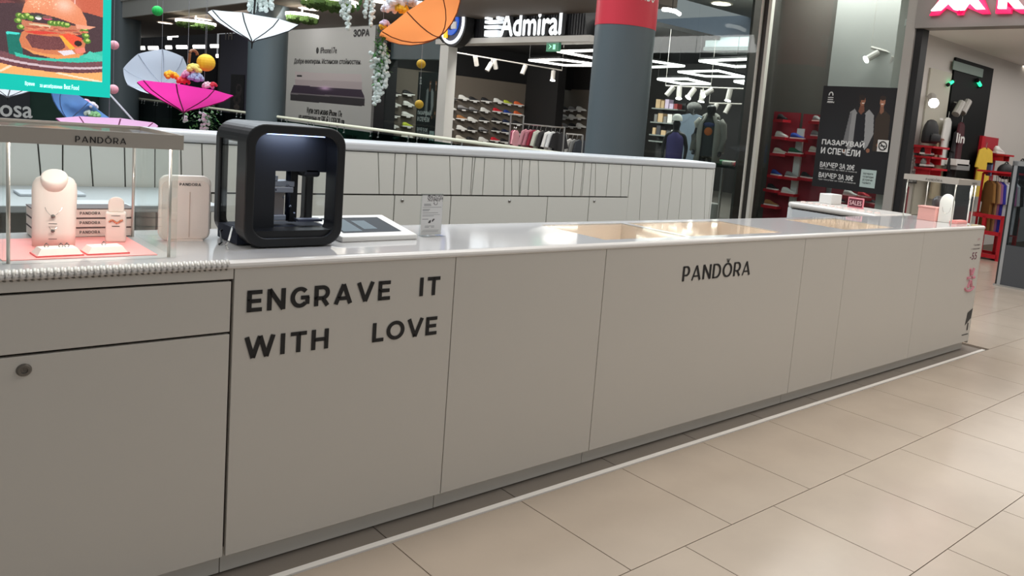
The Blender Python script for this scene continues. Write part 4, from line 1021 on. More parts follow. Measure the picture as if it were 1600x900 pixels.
# LED rhombus lamps
def rhomb(pts, label, Z, r=.028):
    P = [PZ(x, y, Z) for x, y in pts]; c = sum(P)/len(P)
    t = thing('rhombus_lamp', label, 'ceiling lamp', c, group='rhombus lamps of the sports shop')
    for i in range(len(P)):
        if len(P) == 3 and i == 2: break
        a, b = P[i]-c, P[(i+1) % len(P)]-c; MB().tube([a, b], r, 8).build('tube', M_LED, t); MB().tube([a+np.array((0, 0, r*1.3)), b+np.array((0, 0, r*1.3))], r*1.0, 6).build('casing', M_BLACK, t)
    for i in (0, len(P)//2): q = P[i]-c; MB().tube([q, q+np.array((0, 0, max(.2, 3.6-Z)))], .006, 4).build('wire', M_BLACK, t)
rhomb([(827, 94), (876, 93), (952, 102.5), (884, 102)], 'glowing rhombus lamp left of the slate column, lower one', 3.05)
rhomb([(871, 80), (935, 78.5), (990, 92), (930, 91)], 'glowing rhombus lamp left of the slate column, upper one', 3.05)
rhomb([(1010, 94), (1069, 103), (1010, 105), (960, 96)], 'glowing rhombus lamp tip just right of the slate column', 3.05)
rhomb([(1060, 112), (1122, 110.5), (1164, 120), (1103, 119)], 'glowing rhombus lamp, middle one right of the slate column', 3.05)
rhomb([(1028, 123.5), (1073, 123), (1109, 131), (1064, 130.5)], 'glowing rhombus lamp, lowest one right of the slate column', 2.7)
rhomb([(1093, 95), (1176, 92), (1235, 102), (1149, 104)], 'large glowing rhombus lamp under the grey duct', 3.05)
rhomb([(1148, 127), (1190, 126), (1222, 135), (1180, 134)], 'glowing rhombus lamp partly behind the dark mullion', 2.7)
# grey ducts over the window seen through the glass
t = thing('ceiling_duct', 'pale blue grey ventilation duct above the rhombus lamps', 'duct', (13, 10, 3.6))
a, b = PX(1100, 88, 14.0), PX(1200, 72, 14.0)
MB().box(14.0, 14.6, b[1], a[1], a[2]+.20, b[2]+.2).build('duct', mat('duct_grey', (150, 168, 170), .45), t, world=True)
MB().box(13.95, 14.65, b[1], a[1], a[2]+.12, a[2]+.20).build('flange', mat('duct_flange', (86, 98, 98), .5), t, world=True)
a, b = PX(1030, 84, 16.5), PX(1196, 40, 16.5)
struct('wall_reflection', MB().box(16.5, 16.6, b[1], a[1]+.4, a[2], 4.6), mat('mall_reflection_pale', (150, 158, 170), .6, var=.1, scale=.6), 'pale blue grey sheet standing for the mall reflected in the shop glass', 'wall')  # pale colour painted in for the mall's reflection in the storefront glazing
# track spots
M_SPOT = mat('spot_grey', (176, 172, 166), .45)
def spot(p, d, label, grp, on=False, s=1.0, arm=.14, wall=0):
    t = thing('track_spot', label, 'spotlight', p, group=grp); d = np.array(d, float); d /= np.linalg.norm(d)
    MB().tube([-d*.02*s, d*.20*s], .052*s, 10).build('head', M_SPOT, t, smooth=False)
    MB().tube([np.array((0, 0, 0.)), np.array((0, 0, max(arm, .03))) if not wall else np.array((0, wall, .02))], .010*s, 6).build('arm', M_SPOT, t)
    MB().tube([d*.20*s, d*(.205 if not on else .215)*s], (.046 if not on else .060)*s, 10).build('lens', mat('spot_on', (255, 252, 244), .3, emit=9) if on else mat('spot_off', (120, 116, 110), .2), t)
def track(a, b, label, r=.016, zc=3.62):
    c = (a+b)/2; t = thing('light_track', label, 'light track', c)
    MB().tube([a-c, b-c], r, 4).build('rail', M_SPOT, t)
    for q in (a, b): MB().tube([q-c, np.array((q[0]-c[0], q[1]-c[1], max(zc-c[2], q[2]-c[2]+.05)))], .006, 4).build('rod', M_SPOT, t)
def hang(xa, ya, xb, yb, ta, tb, spots, names, grp, label, s=1.1, r=.016, zc=3.62):
    """a track between two picture points at depths ta, tb with spots hung below it: x, drop in pixels, direction, lit"""
    a, b = PT(xa, ya, ta), PT(xb, yb, tb); track(a, b, label, r, zc)
    for i, (x, dy, dd, on) in enumerate(spots):
        f = (x-xa)/(xb-xa); f = f*ta/(f*ta+(1-f)*tb); p = a+(b-a)*f; tt = ta+(tb-ta)*f; dr = max(.03, dy*tt/FPX)
        spot(p-np.array((0, 0, dr)), dd, names[i], grp, on, s, dr)
hang(706, 81, 878, 110, 20.5, 21.5, [(709, 8, (-.3, -.3, -1), 1), (743, 2, (.5, .3, -1), 0), (768, 8, (-.6, 0, -1), 0), (773, 2, (.5, .3, -1), 0), (821, 3, (-.4, 0, -1), 0), (865, 4, (-.1, -.1, -1), 1)],
     [cn[i]+' spotlight on the track left of the slate column' for i in range(6)], 'spots left of the column', 'thin spotlight track running into the sports shop', 1.15)
hang(1040, 134, 1190, 140, 16.6, 16.2, [(1052, 2, (-.5, .5, -1), 0), (1062, 3, (-.1, -.1, -.6), 1), (1085, 4, (-.7, .2, -1), 1), (1099, 6, (-.1, 0, -1), 1), (1112, 4, (-.9, .3, -.6), 1), (1141, 3, (-.2, 0, -1), 1), (1178, 4, (-.1, 0, -1), 1)],
     [cn[i]+' spotlight on the upper track right of the slate column' for i in range(7)], 'spots right of the column', 'spotlight track right of the slate column, upper one', 1.05)
hang(1108, 161, 1172, 163, 17.5, 17.3, [(1120, 2, (-.4, .2, -1), 0), (1140, 2, (-.4, .2, -1), 0)], ['left spotlight on the lower track above the hooded mannequin', 'right spotlight on the lower track above the hooded mannequin'], 'spots lower track', 'spotlight track right of the slate column, lower one', 1.0)
p = PX(849, 134, XB-.25); spot(p, (.2, -.2, -1), 'small spotlight beside the slanted green neon tube', None, True, 1.0, 3.62-p[2])

# clothes rails and garments
def garment(p, col, label, grp, rotz, L=.72, w=.42, sleeve=True, m=None, thick=.02):
    t = thing('garment', label, 'garment', p, rot=(0, 0, rotz), group=grp)
    pts = [(-.07, 0), (-w/2+.03, -.05), (-w/2-.06, -.34), (-w/2+.05, -.36), (-w/2+.06, -.20), (-w/2+.04, -L), (w/2-.04, -L), (w/2-.06, -.20), (w/2-.05, -.36), (w/2+.06, -.34), (w/2-.03, -.05), (.07, 0), (0, -.035)]
    mb = MB(); n = len(pts); rr = []
    for yy, k in ((-thick, .93), (-thick*.4, 1.0), (thick*.4, 1.0), (thick, .93)):
        rr.append([(x*k+.010*math.sin(z*14+yy*30), yy*(1+.5*min(1, -z*1.4)), z) for x, z in pts])
    mb.loft(rr).build('cloth', m or mat('cloth_%d_%d_%d' % col, col, .85, var=.08, scale=7), t)
    MB().tube([(0, 0, .0), (0, 0, .05), (.015, 0, .075), (.0, 0, .095)], .005, 5).build('hanger_hook', M_CHROME, t)
    MB().tube([(-.15, 0, -.06), (0, 0, .0), (.15, 0, -.06)], .006, 5).build('hanger', M_BLACK, t)
def rail(p0, p1, h, label, m=None, legs=True):
    p0, p1 = np.array(p0, float), np.array(p1, float); c = (p0+p1)/2; t = thing('clothes_rail', label, 'clothes rail', (c[0], c[1], 0)); q = np.array((c[0], c[1], 0)); m = m or M_CHROME
    MB().tube([p0-q+np.array((0, 0, h)), p1-q+np.array((0, 0, h))], .02, 6).build('bar', m, t)
    for e in (p0, p1):
        MB().tube([e-q, e-q+np.array((0, 0, h))], .02, 6).build('upright', m, t)
        d = (p1-p0)/np.linalg.norm(p1-p0); s = np.array((-d[1], d[0], 0))*.22
        MB().tube([e-q-s+np.array((0, 0, .02)), e-q+s+np.array((0, 0, .02))], .02, 6).build('foot', m, t)
    return t
def F(x, t): p = PT(x, 200, t); return np.array((p[0], p[1], 0))
rail(F(797, 19.0), F(817, 19.0), 1.62, 'tall narrow chrome display frame left of the pink garments')
rail(F(817, 17.5), F(882, 17.2), 1.43, 'chrome clothes rail with pink white and black garments left of the column')
gl = [(826, (206, 150, 160), 'pink'), (833, (196, 130, 144), 'rose'), (839, (150, 40, 62), 'wine red'), (845, (214, 220, 206), 'pale mint'), (853, (50, 48, 50), 'charcoal'), (862, (232, 232, 230), 'white'), (868, (220, 224, 226), 'white striped'), (875, (22, 22, 25), 'black')]
for i, (x, c, n_) in enumerate(gl):
    p = PT(x, 200, 17.35); garment((p[0], p[1], 1.33), c, n_+' garment on the chrome rail left of the column', 'garments on the chrome rail', math.radians(0))
rail(F(886, 18.2), F(912, 18.0), 1.30, 'chrome clothes rail with grey garments beside the column')
for i, (x, c, n_) in enumerate(((889, (120, 120, 118), 'grey'), (896, (150, 150, 148), 'light grey'), (903, (98, 100, 100), 'dark grey'), (910, (28, 34, 42), 'navy'))):
    p = PT(x, 200, 18.0); garment((p[0], p[1], 1.20), c, n_+' garment on the rail beside the column', 'grey garments beside the column', math.radians(5))
for i, (x, c, n_) in enumerate(((806, (196, 140, 150), 'dusty pink'), (803, (120, 44, 70), 'plum'))):
    p = PT(x, 205, 20.0); garment((p[0], p[1], 1.25), c, n_+' garment inside the narrow chrome frame', 'garments in the narrow frame', math.radians(30))
# wall garments and bags in the niche
for x, y, c, n_ in ((841, 166, (40, 34, 92), 'navy blue jersey hanging in the black niche'), (862, 172, (246, 90, 170), 'bright pink shirt hanging in the black niche'), (850, 190, (190, 186, 180), 'pale folded clothes below the niche shelf')):
    p = PX(x, y-2, XB-.08); garment(p, c, n_, None, math.radians(-90), L=.62 if y < 180 else .4, w=.40)
p = PX(870, 190, XB-1.5)
t = thing('hanging_bag', 'orange bag hanging at the end of the chrome rail', 'bag', p)
MB().ball((0, 0, -.15), .24, 12, 8, (.6, 1, 1)).build('body', mat('bag_orange', (214, 130, 40), .6), t, smooth=True)
MB().tube([(0, .1*math.cos(q), .02+.1*math.sin(q)) for q in np.linspace(0, math.pi, 9)], .014, 5).build('handle', mat('bag_strap', (150, 84, 24), .6), t)
p = PX(840, 199, XB-1.6)
t = thing('hanging_bag', 'dull red bag beside the orange bag', 'bag', p)
MB().ball((0, 0, -.1), .2, 12, 8, (.6, 1, .9)).build('body', mat('bag_red', (158, 70, 60), .6), t, smooth=True)
MB().tube([(0, .08*math.cos(q), .05+.08*math.sin(q)) for q in np.linspace(0, math.pi, 9)], .012, 5).build('handle', mat('bag_strap', (150, 84, 24), .6), t)
t = thing('oval_mirror', 'narrow white oval board on a rail in the niche', 'mirror', PX(869.5, 160, XB-.3))
MB().ball((0, 0, 0), .42, 12, 10, (.05, .26, 1)).build('board', mat('oval_pale', (226, 230, 228), .3), t, smooth=True); MB().box(-.02, .02, -.6, .6, -.50, -.46).build('rail', M_CHROME, t)
# shelf unit with goods right of the column
XU = 15.2
t = thing('shelf_unit', 'dark shelving with boxes and bottles right of the column', 'shelf', PX(1040, 220, XU)*np.array((1, 1, 0)))
y0_, y1_ = PX(1017, 180, XU)[1], PX(1058, 180, XU)[1]
MB().box(XU+.3, XU+.34, y1_, y0_, 0, 2.3).build('back', mat('unit_dark', (34, 34, 34), .6), t, world=True)
zs = [PX(1035, y, XU)[2] for y in (170, 192, 212, 222)]
for z in zs: MB().box(XU, XU+.3, y1_, y0_, z-.015, z+.015).build('shelf', mat('unit_shelf', (130, 136, 132), .5), t, world=True)
rs = random.Random(4); gi = 0
for zi, z in enumerate(zs[:3]):
    yy = y1_+.06
    while yy < y0_-.1:
        w = rs.uniform(.09, .17); h = rs.uniform(.12, .24); c = rs.choice([(214, 196, 220), (236, 232, 226), (200, 170, 130), (150, 40, 40), (60, 60, 66), (120, 118, 116)])
        o = MB().box(XU+.04, XU+.22, yy, yy+w, z+.0155, z+.0155+h).build('carton', mat('carton_%d' % c[0], c, .6), bevel=.004)
        tag(o, '%s carton on the %s shelf right of the column' % (cn[gi % 9], ordr[zi]), 'box', 'cartons on the shelving'); gi += 1; yy += w+.03
    gi = 0

# mannequins (upper bodies show above the counter); one continuous skin each
def mannequin(p, h, rotz, label, top_col, head_col, style):
    t = thing('mannequin', label, 'mannequin', p, rot=(0, 0, rotz)); s = h/1.85
    V = [(0, 0, .95), (0, 0, 1.12), (0, 0, 1.30), (0, 0, 1.46), (0, 0, 1.56), (0, -.01, 1.66), (0, -.02, 1.76), (-.10, 0, .88), (-.11, 0, .50), (-.11, .02, .09), (.10, 0, .88), (.11, 0, .50), (.11, .02, .09),
         (-.18, 0, 1.44), (-.25, .02, 1.18), (-.24, -.08, .95), (.18, 0, 1.44), (.25, .02, 1.18), (.24, -.08, .95), (-.11, -.14, .04), (.11, -.14, .04), (-.23, -.13, .85), (.23, -.13, .85)]
    Ed = [(0, 1), (1, 2), (2, 3), (3, 4), (4, 5), (5, 6), (0, 7), (7, 8), (8, 9), (0, 10), (10, 11), (11, 12), (3, 13), (13, 14), (14, 15), (3, 16), (16, 17), (17, 18), (9, 19), (12, 20), (15, 21), (18, 22)]
    Rr = [(.14, .10), (.125, .095), (.155, .11), (.13, .09), (.055, .055), (.10, .115), (.09, .105), (.085, .085), (.06, .06), (.04, .04), (.085, .085), (.06, .06), (.04, .04), (.06, .06), (.045, .045), (.033, .033), (.06, .06), (.045, .045), (.033, .033), (.035, .025), (.035, .025), (.025, .035), (.025, .035)]
    me = bpy.data.meshes.new('mannequin_body'); me.from_pydata([(x*s, y*s, z*s) for x, y, z in V], Ed, []); me.materials.append(head_col)
    o = obj('body', me, t); sk = o.modifiers.new('skin', 'SKIN'); me.skin_vertices or None
    if not me.skin_vertices: me.attributes
    lay = me.skin_vertices[0].data if len(me.skin_vertices) else None
    if lay is None:
        bpy.context.view_layer.objects.active = o; bpy.ops.mesh.customdata_skin_add(); lay = me.skin_vertices[0].data
    for i, r in enumerate(Rr): lay[i].radius = (r[0]*s, r[1]*s); lay[i].use_root = (i == 0)
    ss = o.modifiers.new('sub', 'SUBSURF'); ss.levels = ss.render_levels = 2
    # clothing shell round the torso
    def shell(name, zs, m, arms=True):
        rr = []
        for z, wx, wy in zs: rr.append([(s*wx*math.cos(2*math.pi*k/18), s*(wy*math.sin(2*math.pi*k/18)), s*z) for k in range(18)])
        return MB().loft(rr, cap=False).build(name, m, t, smooth=True)
    def sleeve(sd, z_end, m, r):
        pts = [(sd*.15*s, 0, 1.47*s), (sd*.21*s, .005*s, 1.40*s), (sd*.25*s, .02*s, 1.18*s), (sd*.245*s, -.07*s, z_end*s)]
        MB().tube(pts, [r*1.15*s, r*1.2*s, r*s, r*.9*s], 12).build('sleeve', m, t, smooth=True)
    if style == 'cap':
        shell('vest', [(.80, .19, .15), (1.0, .18, .14), (1.2, .185, .145), (1.36, .19, .14), (1.44, .17, .12), (1.50, .10, .09)], top_col)
        cap = MB().lathe([(.112*s, 1.745*s), (.112*s, 1.79*s), (.095*s, 1.85*s), (.05*s, 1.885*s), (.001, 1.893*s)], 18, (0, -.01*s, 0)); cap.build('cap', mat('cap_white', (236, 238, 232), .6), t, smooth=True)
        MB().prism([(.10*math.cos(q)*s, (-.10-.10*math.sin(q))*s) for q in np.linspace(0, math.pi, 12)], (0, 0, 1.745*s), (1, 0, 0), (0, 1, 0), (0, 0, .012*s)).build('cap_peak', mat('cap_white', (236, 238, 232), .6), t)
    else:
        gj = mat('jacket_grey', (158, 158, 150), .8, var=.15, scale=12)
        shell('shirt', [(.85, .185, .14), (1.1, .175, .135), (1.36, .18, .13), (1.46, .15, .11), (1.52, .08, .08)], top_col)
        MB().loft([[(s*wx*math.cos(math.radians(-60+300*k/20)), s*wy*math.sin(math.radians(-60+300*k/20)), s*z) for k in range(21)]+[(s*(wx-.015)*math.cos(math.radians(240-300*k/20)), s*(wy-.015)*math.sin(math.radians(240-300*k/20)), s*z) for k in range(21)] for z, wx, wy in ((.74, .24, .19), (1.0, .225, .18), (1.25, .225, .175), (1.42, .215, .155), (1.50, .13, .12), (1.56, .11, .12))]).build('jacket', gj, t, smooth=True)
        for sd in (-1, 1): sleeve(sd, .93, gj, .075)
        # hood lying round the neck and a print on the chest
        MB().tube([(s*.12*math.cos(q), s*(.04+.10*math.sin(q)), s*(1.53+.05*math.sin(q))) for q in np.linspace(-.4, math.pi+.4, 14)], .045*s, 8).build('hood', gj, t, smooth=True)
        MB().ball((0, -.125*s, 1.28*s), .075*s, 10, 7, (1, .25, 1)).build('chest_print', mat('print_orange', (206, 110, 36), .7), t, smooth=True)
        MB().ball((0, -.115*s, 1.40*s), .085*s, 10, 7, (1.2, .25, .5)).build('chest_print', mat('print_blue', (52, 70, 120), .7), t, smooth=True)
    MB().lathe([(.001, .02), (.30, .02), (.30, -.02-p[2]+.004)], 24).build('plinth', M_WHITE, t)
    return t
p = PT(1058, 190, 14.9); hz_ = PT(1058, 181, 14.9)[2]
mannequin((p[0], p[1], .25), hz_-.25, math.radians(-55), 'black mannequin in white cap and purple vest behind the glass', mat('vest_purple', (84, 74, 138), .7, var=.1, scale=9), M_BLACK, 'cap')
p = PT(1110, 190, 14.6); hz_ = PT(1110, 155, 14.6)[2]
mannequin((p[0], p[1], .30), hz_-.30, math.radians(-60), 'black mannequin in grey hooded jacket over a printed shirt', mat('shirt_dark', (40, 50, 48), .7), mat('mannequin_black', (30, 31, 32), .25), 'jacket')
# printed jacket hung between the two mannequins
p = PT(1083, 178, 16.0); garment(p, (150, 168, 186), 'pale denim jacket with white lettering between the two mannequins', None, math.radians(-55), L=.95, w=.55)
p = PT(1085, 168, 16.3)
t = thing('black_headwear', 'patterned grey scarf on a stand between the mannequins', 'scarf', p); MB().ball((0, 0, 0), .16, 10, 7, (1, 1, .7)).build('cloth', mat('scarf_grey', (90, 90, 88), .8, var=.6, scale=25), t, smooth=True); MB().tube([(0, 0, -.1), (0, 0, -p[2]+.006)], .015, 6).build('stand', M_CHROME, t)
# white and rose shoes low between the mannequins on a table
p = PT(1148, 232, 14.9)
t = thing('display_table', 'dark display table with folded clothes behind the glass', 'table', (p[0], p[1], 0))
MB().box(-.25, .25, -.42, .42, .98, 1.02).build('top', mat('table_dark', (50, 58, 56), .4), t)
for sx in (-.2, .2):
    for sy in (-.38, .38): MB().box(sx-.02, sx+.02, sy-.02, sy+.02, .004, .98).build('leg', M_CHROME, t)
for i, (dy, c, n_) in enumerate(((-.28, (206, 84, 96), 'red'), (0, (196, 200, 190), 'grey patterned'), (.28, (60, 120, 84), 'green'))):
    o = MB().box(p[0]-.2, p[0]+.2, p[1]+dy-.12, p[1]+dy+.12, 1.0205, 1.11).build('folded_clothes', mat('fold_%d' % c[0], c, .8, var=.2, scale=20), bevel=.03, seg=3); tag(o, n_+' folded clothes on the dark display table', 'clothes')
o = MB().lathe([(.035, 0), (.04, .02), (.04, .17), (.03, .2), (.001, .2)], 10, (p[0]-.22, p[1]-.32, 1.0205)).build('white_bottle', M_WHITE, smooth=True); tag(o, 'white bottle standing on the dark display table', 'bottle')

# glass shop front between the column and the dark mullion
ym = PX(1190, 130, XF)[1]
o = MB().box(XF+.03, XF+.045, ym+.1, PX(1085, 80, XF)[1]-.005, 0, 4.5).build('window_2', M_PANE); tag(o, 'tall glass pane left of the dark mullion', 'window', None, 'structure')
o = MB().box(XF+.03, XF+.045, PX(1085, 80, XF)[1]+.005, PX(1000, 80, XF)[1], 0, 4.5).build('window_3', M_PANE); tag(o, 'tall glass pane behind the slate column', 'window', None, 'structure')
yL, yR_ = PX(1184, 120, XF)[1], PX(1199, 120, XF)[1]
struct('trim_6', MB().box(XF-.06, XF+.2, yR_+.06, yL, 0, 5), mat('mullion_dark', (52, 50, 46), .5), 'dark mullion between the two shop fronts', 'mullion')
struct('trim_7', MB().box(XF-.09, XF-.01, yR_, yR_+.06, 0, 5).box(XF-.09, XF-.06, yL-.02, yL+.015, 0, 5), mat('mullion_silver', (226, 224, 214), .35), 'silver edge strip of the dark mullion', 'mullion')

# ---------------------------------------------------------------- window bay with the red shoe display
yj1, yj0 = PX(1418, 50, XF)[1], PX(1433, 50, XF)[1]
o = MB().box(XF+.03, XF+.045, yj1, yR_, 0, 5).build('window_4', M_PANE); tag(o, 'shop window carrying the black voucher poster', 'window', None, 'structure')
struct('trim_8', MB().box(XF-.07, XF+.10, yj0, yj1, 0, 5), mat('jamb_silver', (176, 172, 166), .4, metal=.3), 'broad silver jamb beside the shop entrance', 'door frame')
struct('trim_9', MB().box(XF-.03, XF+.16, yj0-.10, yj0, 0, 3.27), M_BLACK, 'thin black strip beside the silver jamb', 'door frame')
struct('wall_bay', MB().box(11.95, 12.05, 5.85, 8.45, 0, 5), mat('bay_grey', (96, 90, 84), .6, var=.05, scale=.8), 'grey back wall of the shoe window', 'wall')
yy0 = PX(1302, 60, 11.88)[1]
struct('wall_bay_light', MB().box(11.88, 11.94, 5.85, yy0, 0, 5), mat('bay_light', (172, 172, 168), .6), 'light grey panel behind the voucher poster', 'wall')
struct('wall_bay_side', MB().box(XF+.2, 12.05, 8.45, 8.5, 0, 5).box(12.05, 18.4, 8.2, 8.3, 0, 5), mat('bay_side', (70, 66, 62), .6), 'partition between shoe window and sports shop', 'wall')
a, b = PX(1287, 134, XF-.01), PX(1404, 138, XF-.01)
vp = shop_poster('voucher_poster', 'large black voucher poster with two smiling models on the window', a[1], b[1], PX(1268, 290, XF)[2], a[2], XF-.005, PT_TXT)
p = PX(1379.5, 228, XF-.02)
t = thing('no_smoking_sticker', 'square white no smoking sticker on the window', 'sticker', p)
MB().box(-.004, 0, -.085, .085, -.085, .085).build('sheet', M_WHITE, t)
MB().tube([(-.006, .06*math.cos(q), .06*math.sin(q)) for q in np.linspace(0, 2*math.pi, 20)], .009, 5).tube([(-.006, .042, .042), (-.006, -.042, -.042)], .008, 5).box(-.007, -.005, -.04, .04, -.01, .006).build('symbol', M_INK, t)
# red shoe wall
XRd = 11.65
rw = thing('red_shoe_wall', 'red shoe display wall behind the window glass', 'display wall', (XRd, 7.2, 0))
for (xa_, xb_) in ((1196, 1236), (1242, 1290), (1300, 1420)):
    ya, yb = PX(xa_, 250, XRd)[1], PX(xb_, 250, XRd)[1]
    z1_ = {1196: 174, 1242: 178, 1300: 285}[xa_]
    MB().box(XRd+.1, XRd+.14, yb, ya, .1, PX((xa_+xb_)/2, z1_, XRd)[2]).build('back_panel', mat('red_back', (150, 34, 48), .5), rw, world=True)
ya, yb = PX(1237, 250, XRd)[1], PX(1247, 250, XRd)[1]
MB().box(XRd+.06, XRd+.10, yb, ya, .1, PX(1240, 200, XRd)[2]).build('pale_strip', M_WHITE, rw, world=True)
SH = [(1221, 214, 'white'), (1246, 217, 'blue'), (1219, 240, 'cream'), (1243, 240, 'green'), (1213, 274, 'blue'), (1236, 277, 'grey'), (1207, 296, 'black'), (1232, 302, 'white'), (1205, 321, 'brown'), (1222, 187, 'black'), (1278, 190, 'grey'), (1276, 213, 'grey'), (1260, 278, 'black'), (1309, 315, 'navy'), (1329, 306, 'white'), (1350, 308, 'red'), (1362, 318, 'black'), (1274, 238, 'cream')]
for i, (x, y, c) in enumerate(SH):
    p = PX(x, y, XRd-.02)
    up = 'on a red shelf of the window display, %s in the photo at about %s height' % (('far left' if x < 1215 else 'left' if x < 1230 else 'middle' if x < 1290 else 'right'), ('top' if y < 195 else 'upper' if y < 220 else 'mid' if y < 250 else 'low' if y < 290 else 'lowest'))
    shoe(p, c, 'white' if c != 'black' else ('white', 'black')[i % 2], '%s trainer %s' % (c, ('on red shelf %s, %s row' % (('far left of window', 'left of window', 'at window centre', 'under the voucher poster')[0 if x < 1226 else 1 if x < 1250 else 2 if x < 1300 else 3], ('top', 'second', 'third', 'fourth', 'fifth', 'lowest')[0 if y < 195 else 1 if y < 225 else 2 if y < 250 else 3 if y < 285 else 4 if y < 305 else 5]))), 'trainers in the red window display', rotz=math.radians(-90)+random.uniform(-.5, .1), scale=.90, shelf=SHELF_RED, shelf_parent=rw, tagged=False)
hang(1361, 74, 1410, 88, 12.7, 12.5, [(1371, 6, (-.7, .5, -.6), True), (1397, 6, (.1, .3, -1), False)], ['left lit spotlight behind the window above the poster', 'right unlit spotlight behind the window above the poster'], None, 'spotlight track behind the window above the poster', 1.0, .025, 5.0)

# ---------------------------------------------------------------- entrance shop on the right
hd = thing('shop_sign', 'grey fascia with two white seated figures glowing magenta over the entrance', 'sign', (XF, 3.9, 3.3))
zsg = PX(1500, 44, XF)[2]
MB().box(XF-.1, XF+.15, 1.2, yj0, zsg, 5).build('fascia', mat('kiosk_fascia', (136, 132, 128), .5), hd, world=True)
def sgn(pl, x0, m, grow=0.0):
    P = [PX(x, y, XF-.12) for x, y in pl]; cy_ = sum(p[1] for p in P)/len(P); cz_ = sum(p[2] for p in P)/len(P)
    P = [(p[1]+(grow if p[1] > cy_ else -grow), p[2]+(grow if p[2] > cz_ else -grow)) for p in P]
    return MB().prism(P, (XF-x0, 0, 0), (0, 1, 0), (0, 0, 1), (.05, 0, 0))
M_SW = mat('sign_white_glow', (255, 248, 250), .4, emit=1.6); M_SM = mat('sign_magenta_glow', (214, 24, 84), .4, emit=.9)
fig = [[(1460, 19), (1474, 18), (1486, 7), (1496, 17.5), (1501, 18), (1507, 0), (1516, -24), (1500, -40), (1488, -12), (1478, -2)],
       [(1543, 16), (1530, 16.5), (1519, 6), (1511, 17.5), (1504, 18), (1503, -2), (1512, -26), (1528, -42), (1524, -14), (1528, -4)]]
kay = [[(1564, 15.5), (1576, 15.5), (1582, -40), (1570, -40)], [(1576, 0), (1590, 15.5), (1606, 15.5), (1586, -8), (1612, -40), (1598, -40), (1578, -14)]]
for pl in fig+kay:
    sgn(pl, .16, M_SM, .05).build('glow_backing', M_SM, hd, world=True)
    sgn(pl, .24, M_SW).build('emblem' if pl in fig else 'letter', M_SW, hd, world=True)
YW = 5.72
struct('wall_entrance', MB().box(XF+.2, 24, YW, YW+.12, 0, 5), mat('entrance_grey', (206, 200, 193), .6, var=.04, scale=.7), 'light grey side wall inside the entrance shop', 'wall')
zc = PY(1500, 70, YW)[2]
struct('ceiling_entrance', MB().box(XF+.15, 24, 0, YW, zc, zc+.1), mat('entrance_ceiling', (246, 244, 240), .6), 'white ceiling of the entrance shop', 'ceiling')
struct('wall_entrance_back', MB().box(24, 24.1, 0, YW, 0, 5), mat('entrance_back', (120, 112, 106), .6), 'brown grey back wall of the entrance shop', 'wall')
def PW(x, y, d=.0): return PY(x, y, YW-d)
x0_, x1_ = PW(1482, 150)[0], PW(1543, 150)[0]
struct('wall_dark_niche', MB().box(x0_, x1_, YW-.04, YW-.005, 0, PW(1515, 97)[2]), mat('niche_green_black', (6, 8, 8), .6, spec=.2), 'black shop niche with green neon bars', 'wall')
a, b = PW(1490, 92, .05), PW(1535, 116, .05)
struct('wall_green_pane', MB().box(a[0], b[0], YW-.06, YW-.045, PW(1515, 116, .05)[2], PW(1515, 97, .05)[2]-.05), mat('green_grey_pane', (96, 118, 106), .4), 'grey green pane above the dark niche', 'wall panel')
struct('wall_pale_panel', MB().box(PW(1446, 150)[0], PW(1480, 150)[0], YW-.03, YW-.004, .6, PW(1460, 108)[2]), mat('pale_panel', (196, 192, 178), .6), 'pale lit panel left of the dark niche', 'wall panel')
neon(1482, 132, 1489, 127.5, lambda x, y: PW(x, y, .07), .025, 'short green neon tube at the left of the dark niche')
neon(1527.5, 126, 1532, 134, lambda x, y: PW(x, y, .07), .028, 'short green neon tube at the right of the dark niche')
hang(1430, 93, 1496, 109, 13.4, 13.9, [(1451, 4, (-.3, .1, -1), False), (1464, 4, (.35, -.2, -.8), True), (1482, 4, (.3, -.1, -.8), False)], ['first spotlight inside the shop entrance', 'second lit spotlight inside the shop entrance', 'third spotlight inside the shop entrance'], 'entrance spots', 'white spotlight track inside the shop entrance', 1.25, .03, zc)
p = PW(1456, 152, .12); spot(p, (-.6, -.4, -.3), 'glaring spotlight low on the pale panel inside the entrance', None, True, 1.25, 0, .10)
for i, (x, y) in enumerate(((1502, 162), (1512, 160))): spot(PW(x, y, .16), (-.6, 0, -.7), ('left', 'right')[i]+' dark spotlight in the black niche', None, False, 1.2, 0, .12)
p = PT(1601, 101, 15); t = thing('pendant_lamp', 'round flat pendant lamp at the right edge under the white ceiling', 'ceiling lamp', p)
MB().lathe([(.14, -.03), (.15, .08), (.001, .1)], 24).build('shade', M_BLACK, t); MB().lathe([(.001, -.035), (.14, -.03)], 24).build('diffuser', M_LEDS, t); MB().tube([(0, 0, .1), (0, 0, zc-p[2])], .008, 5).build('rod', M_BLACK, t)
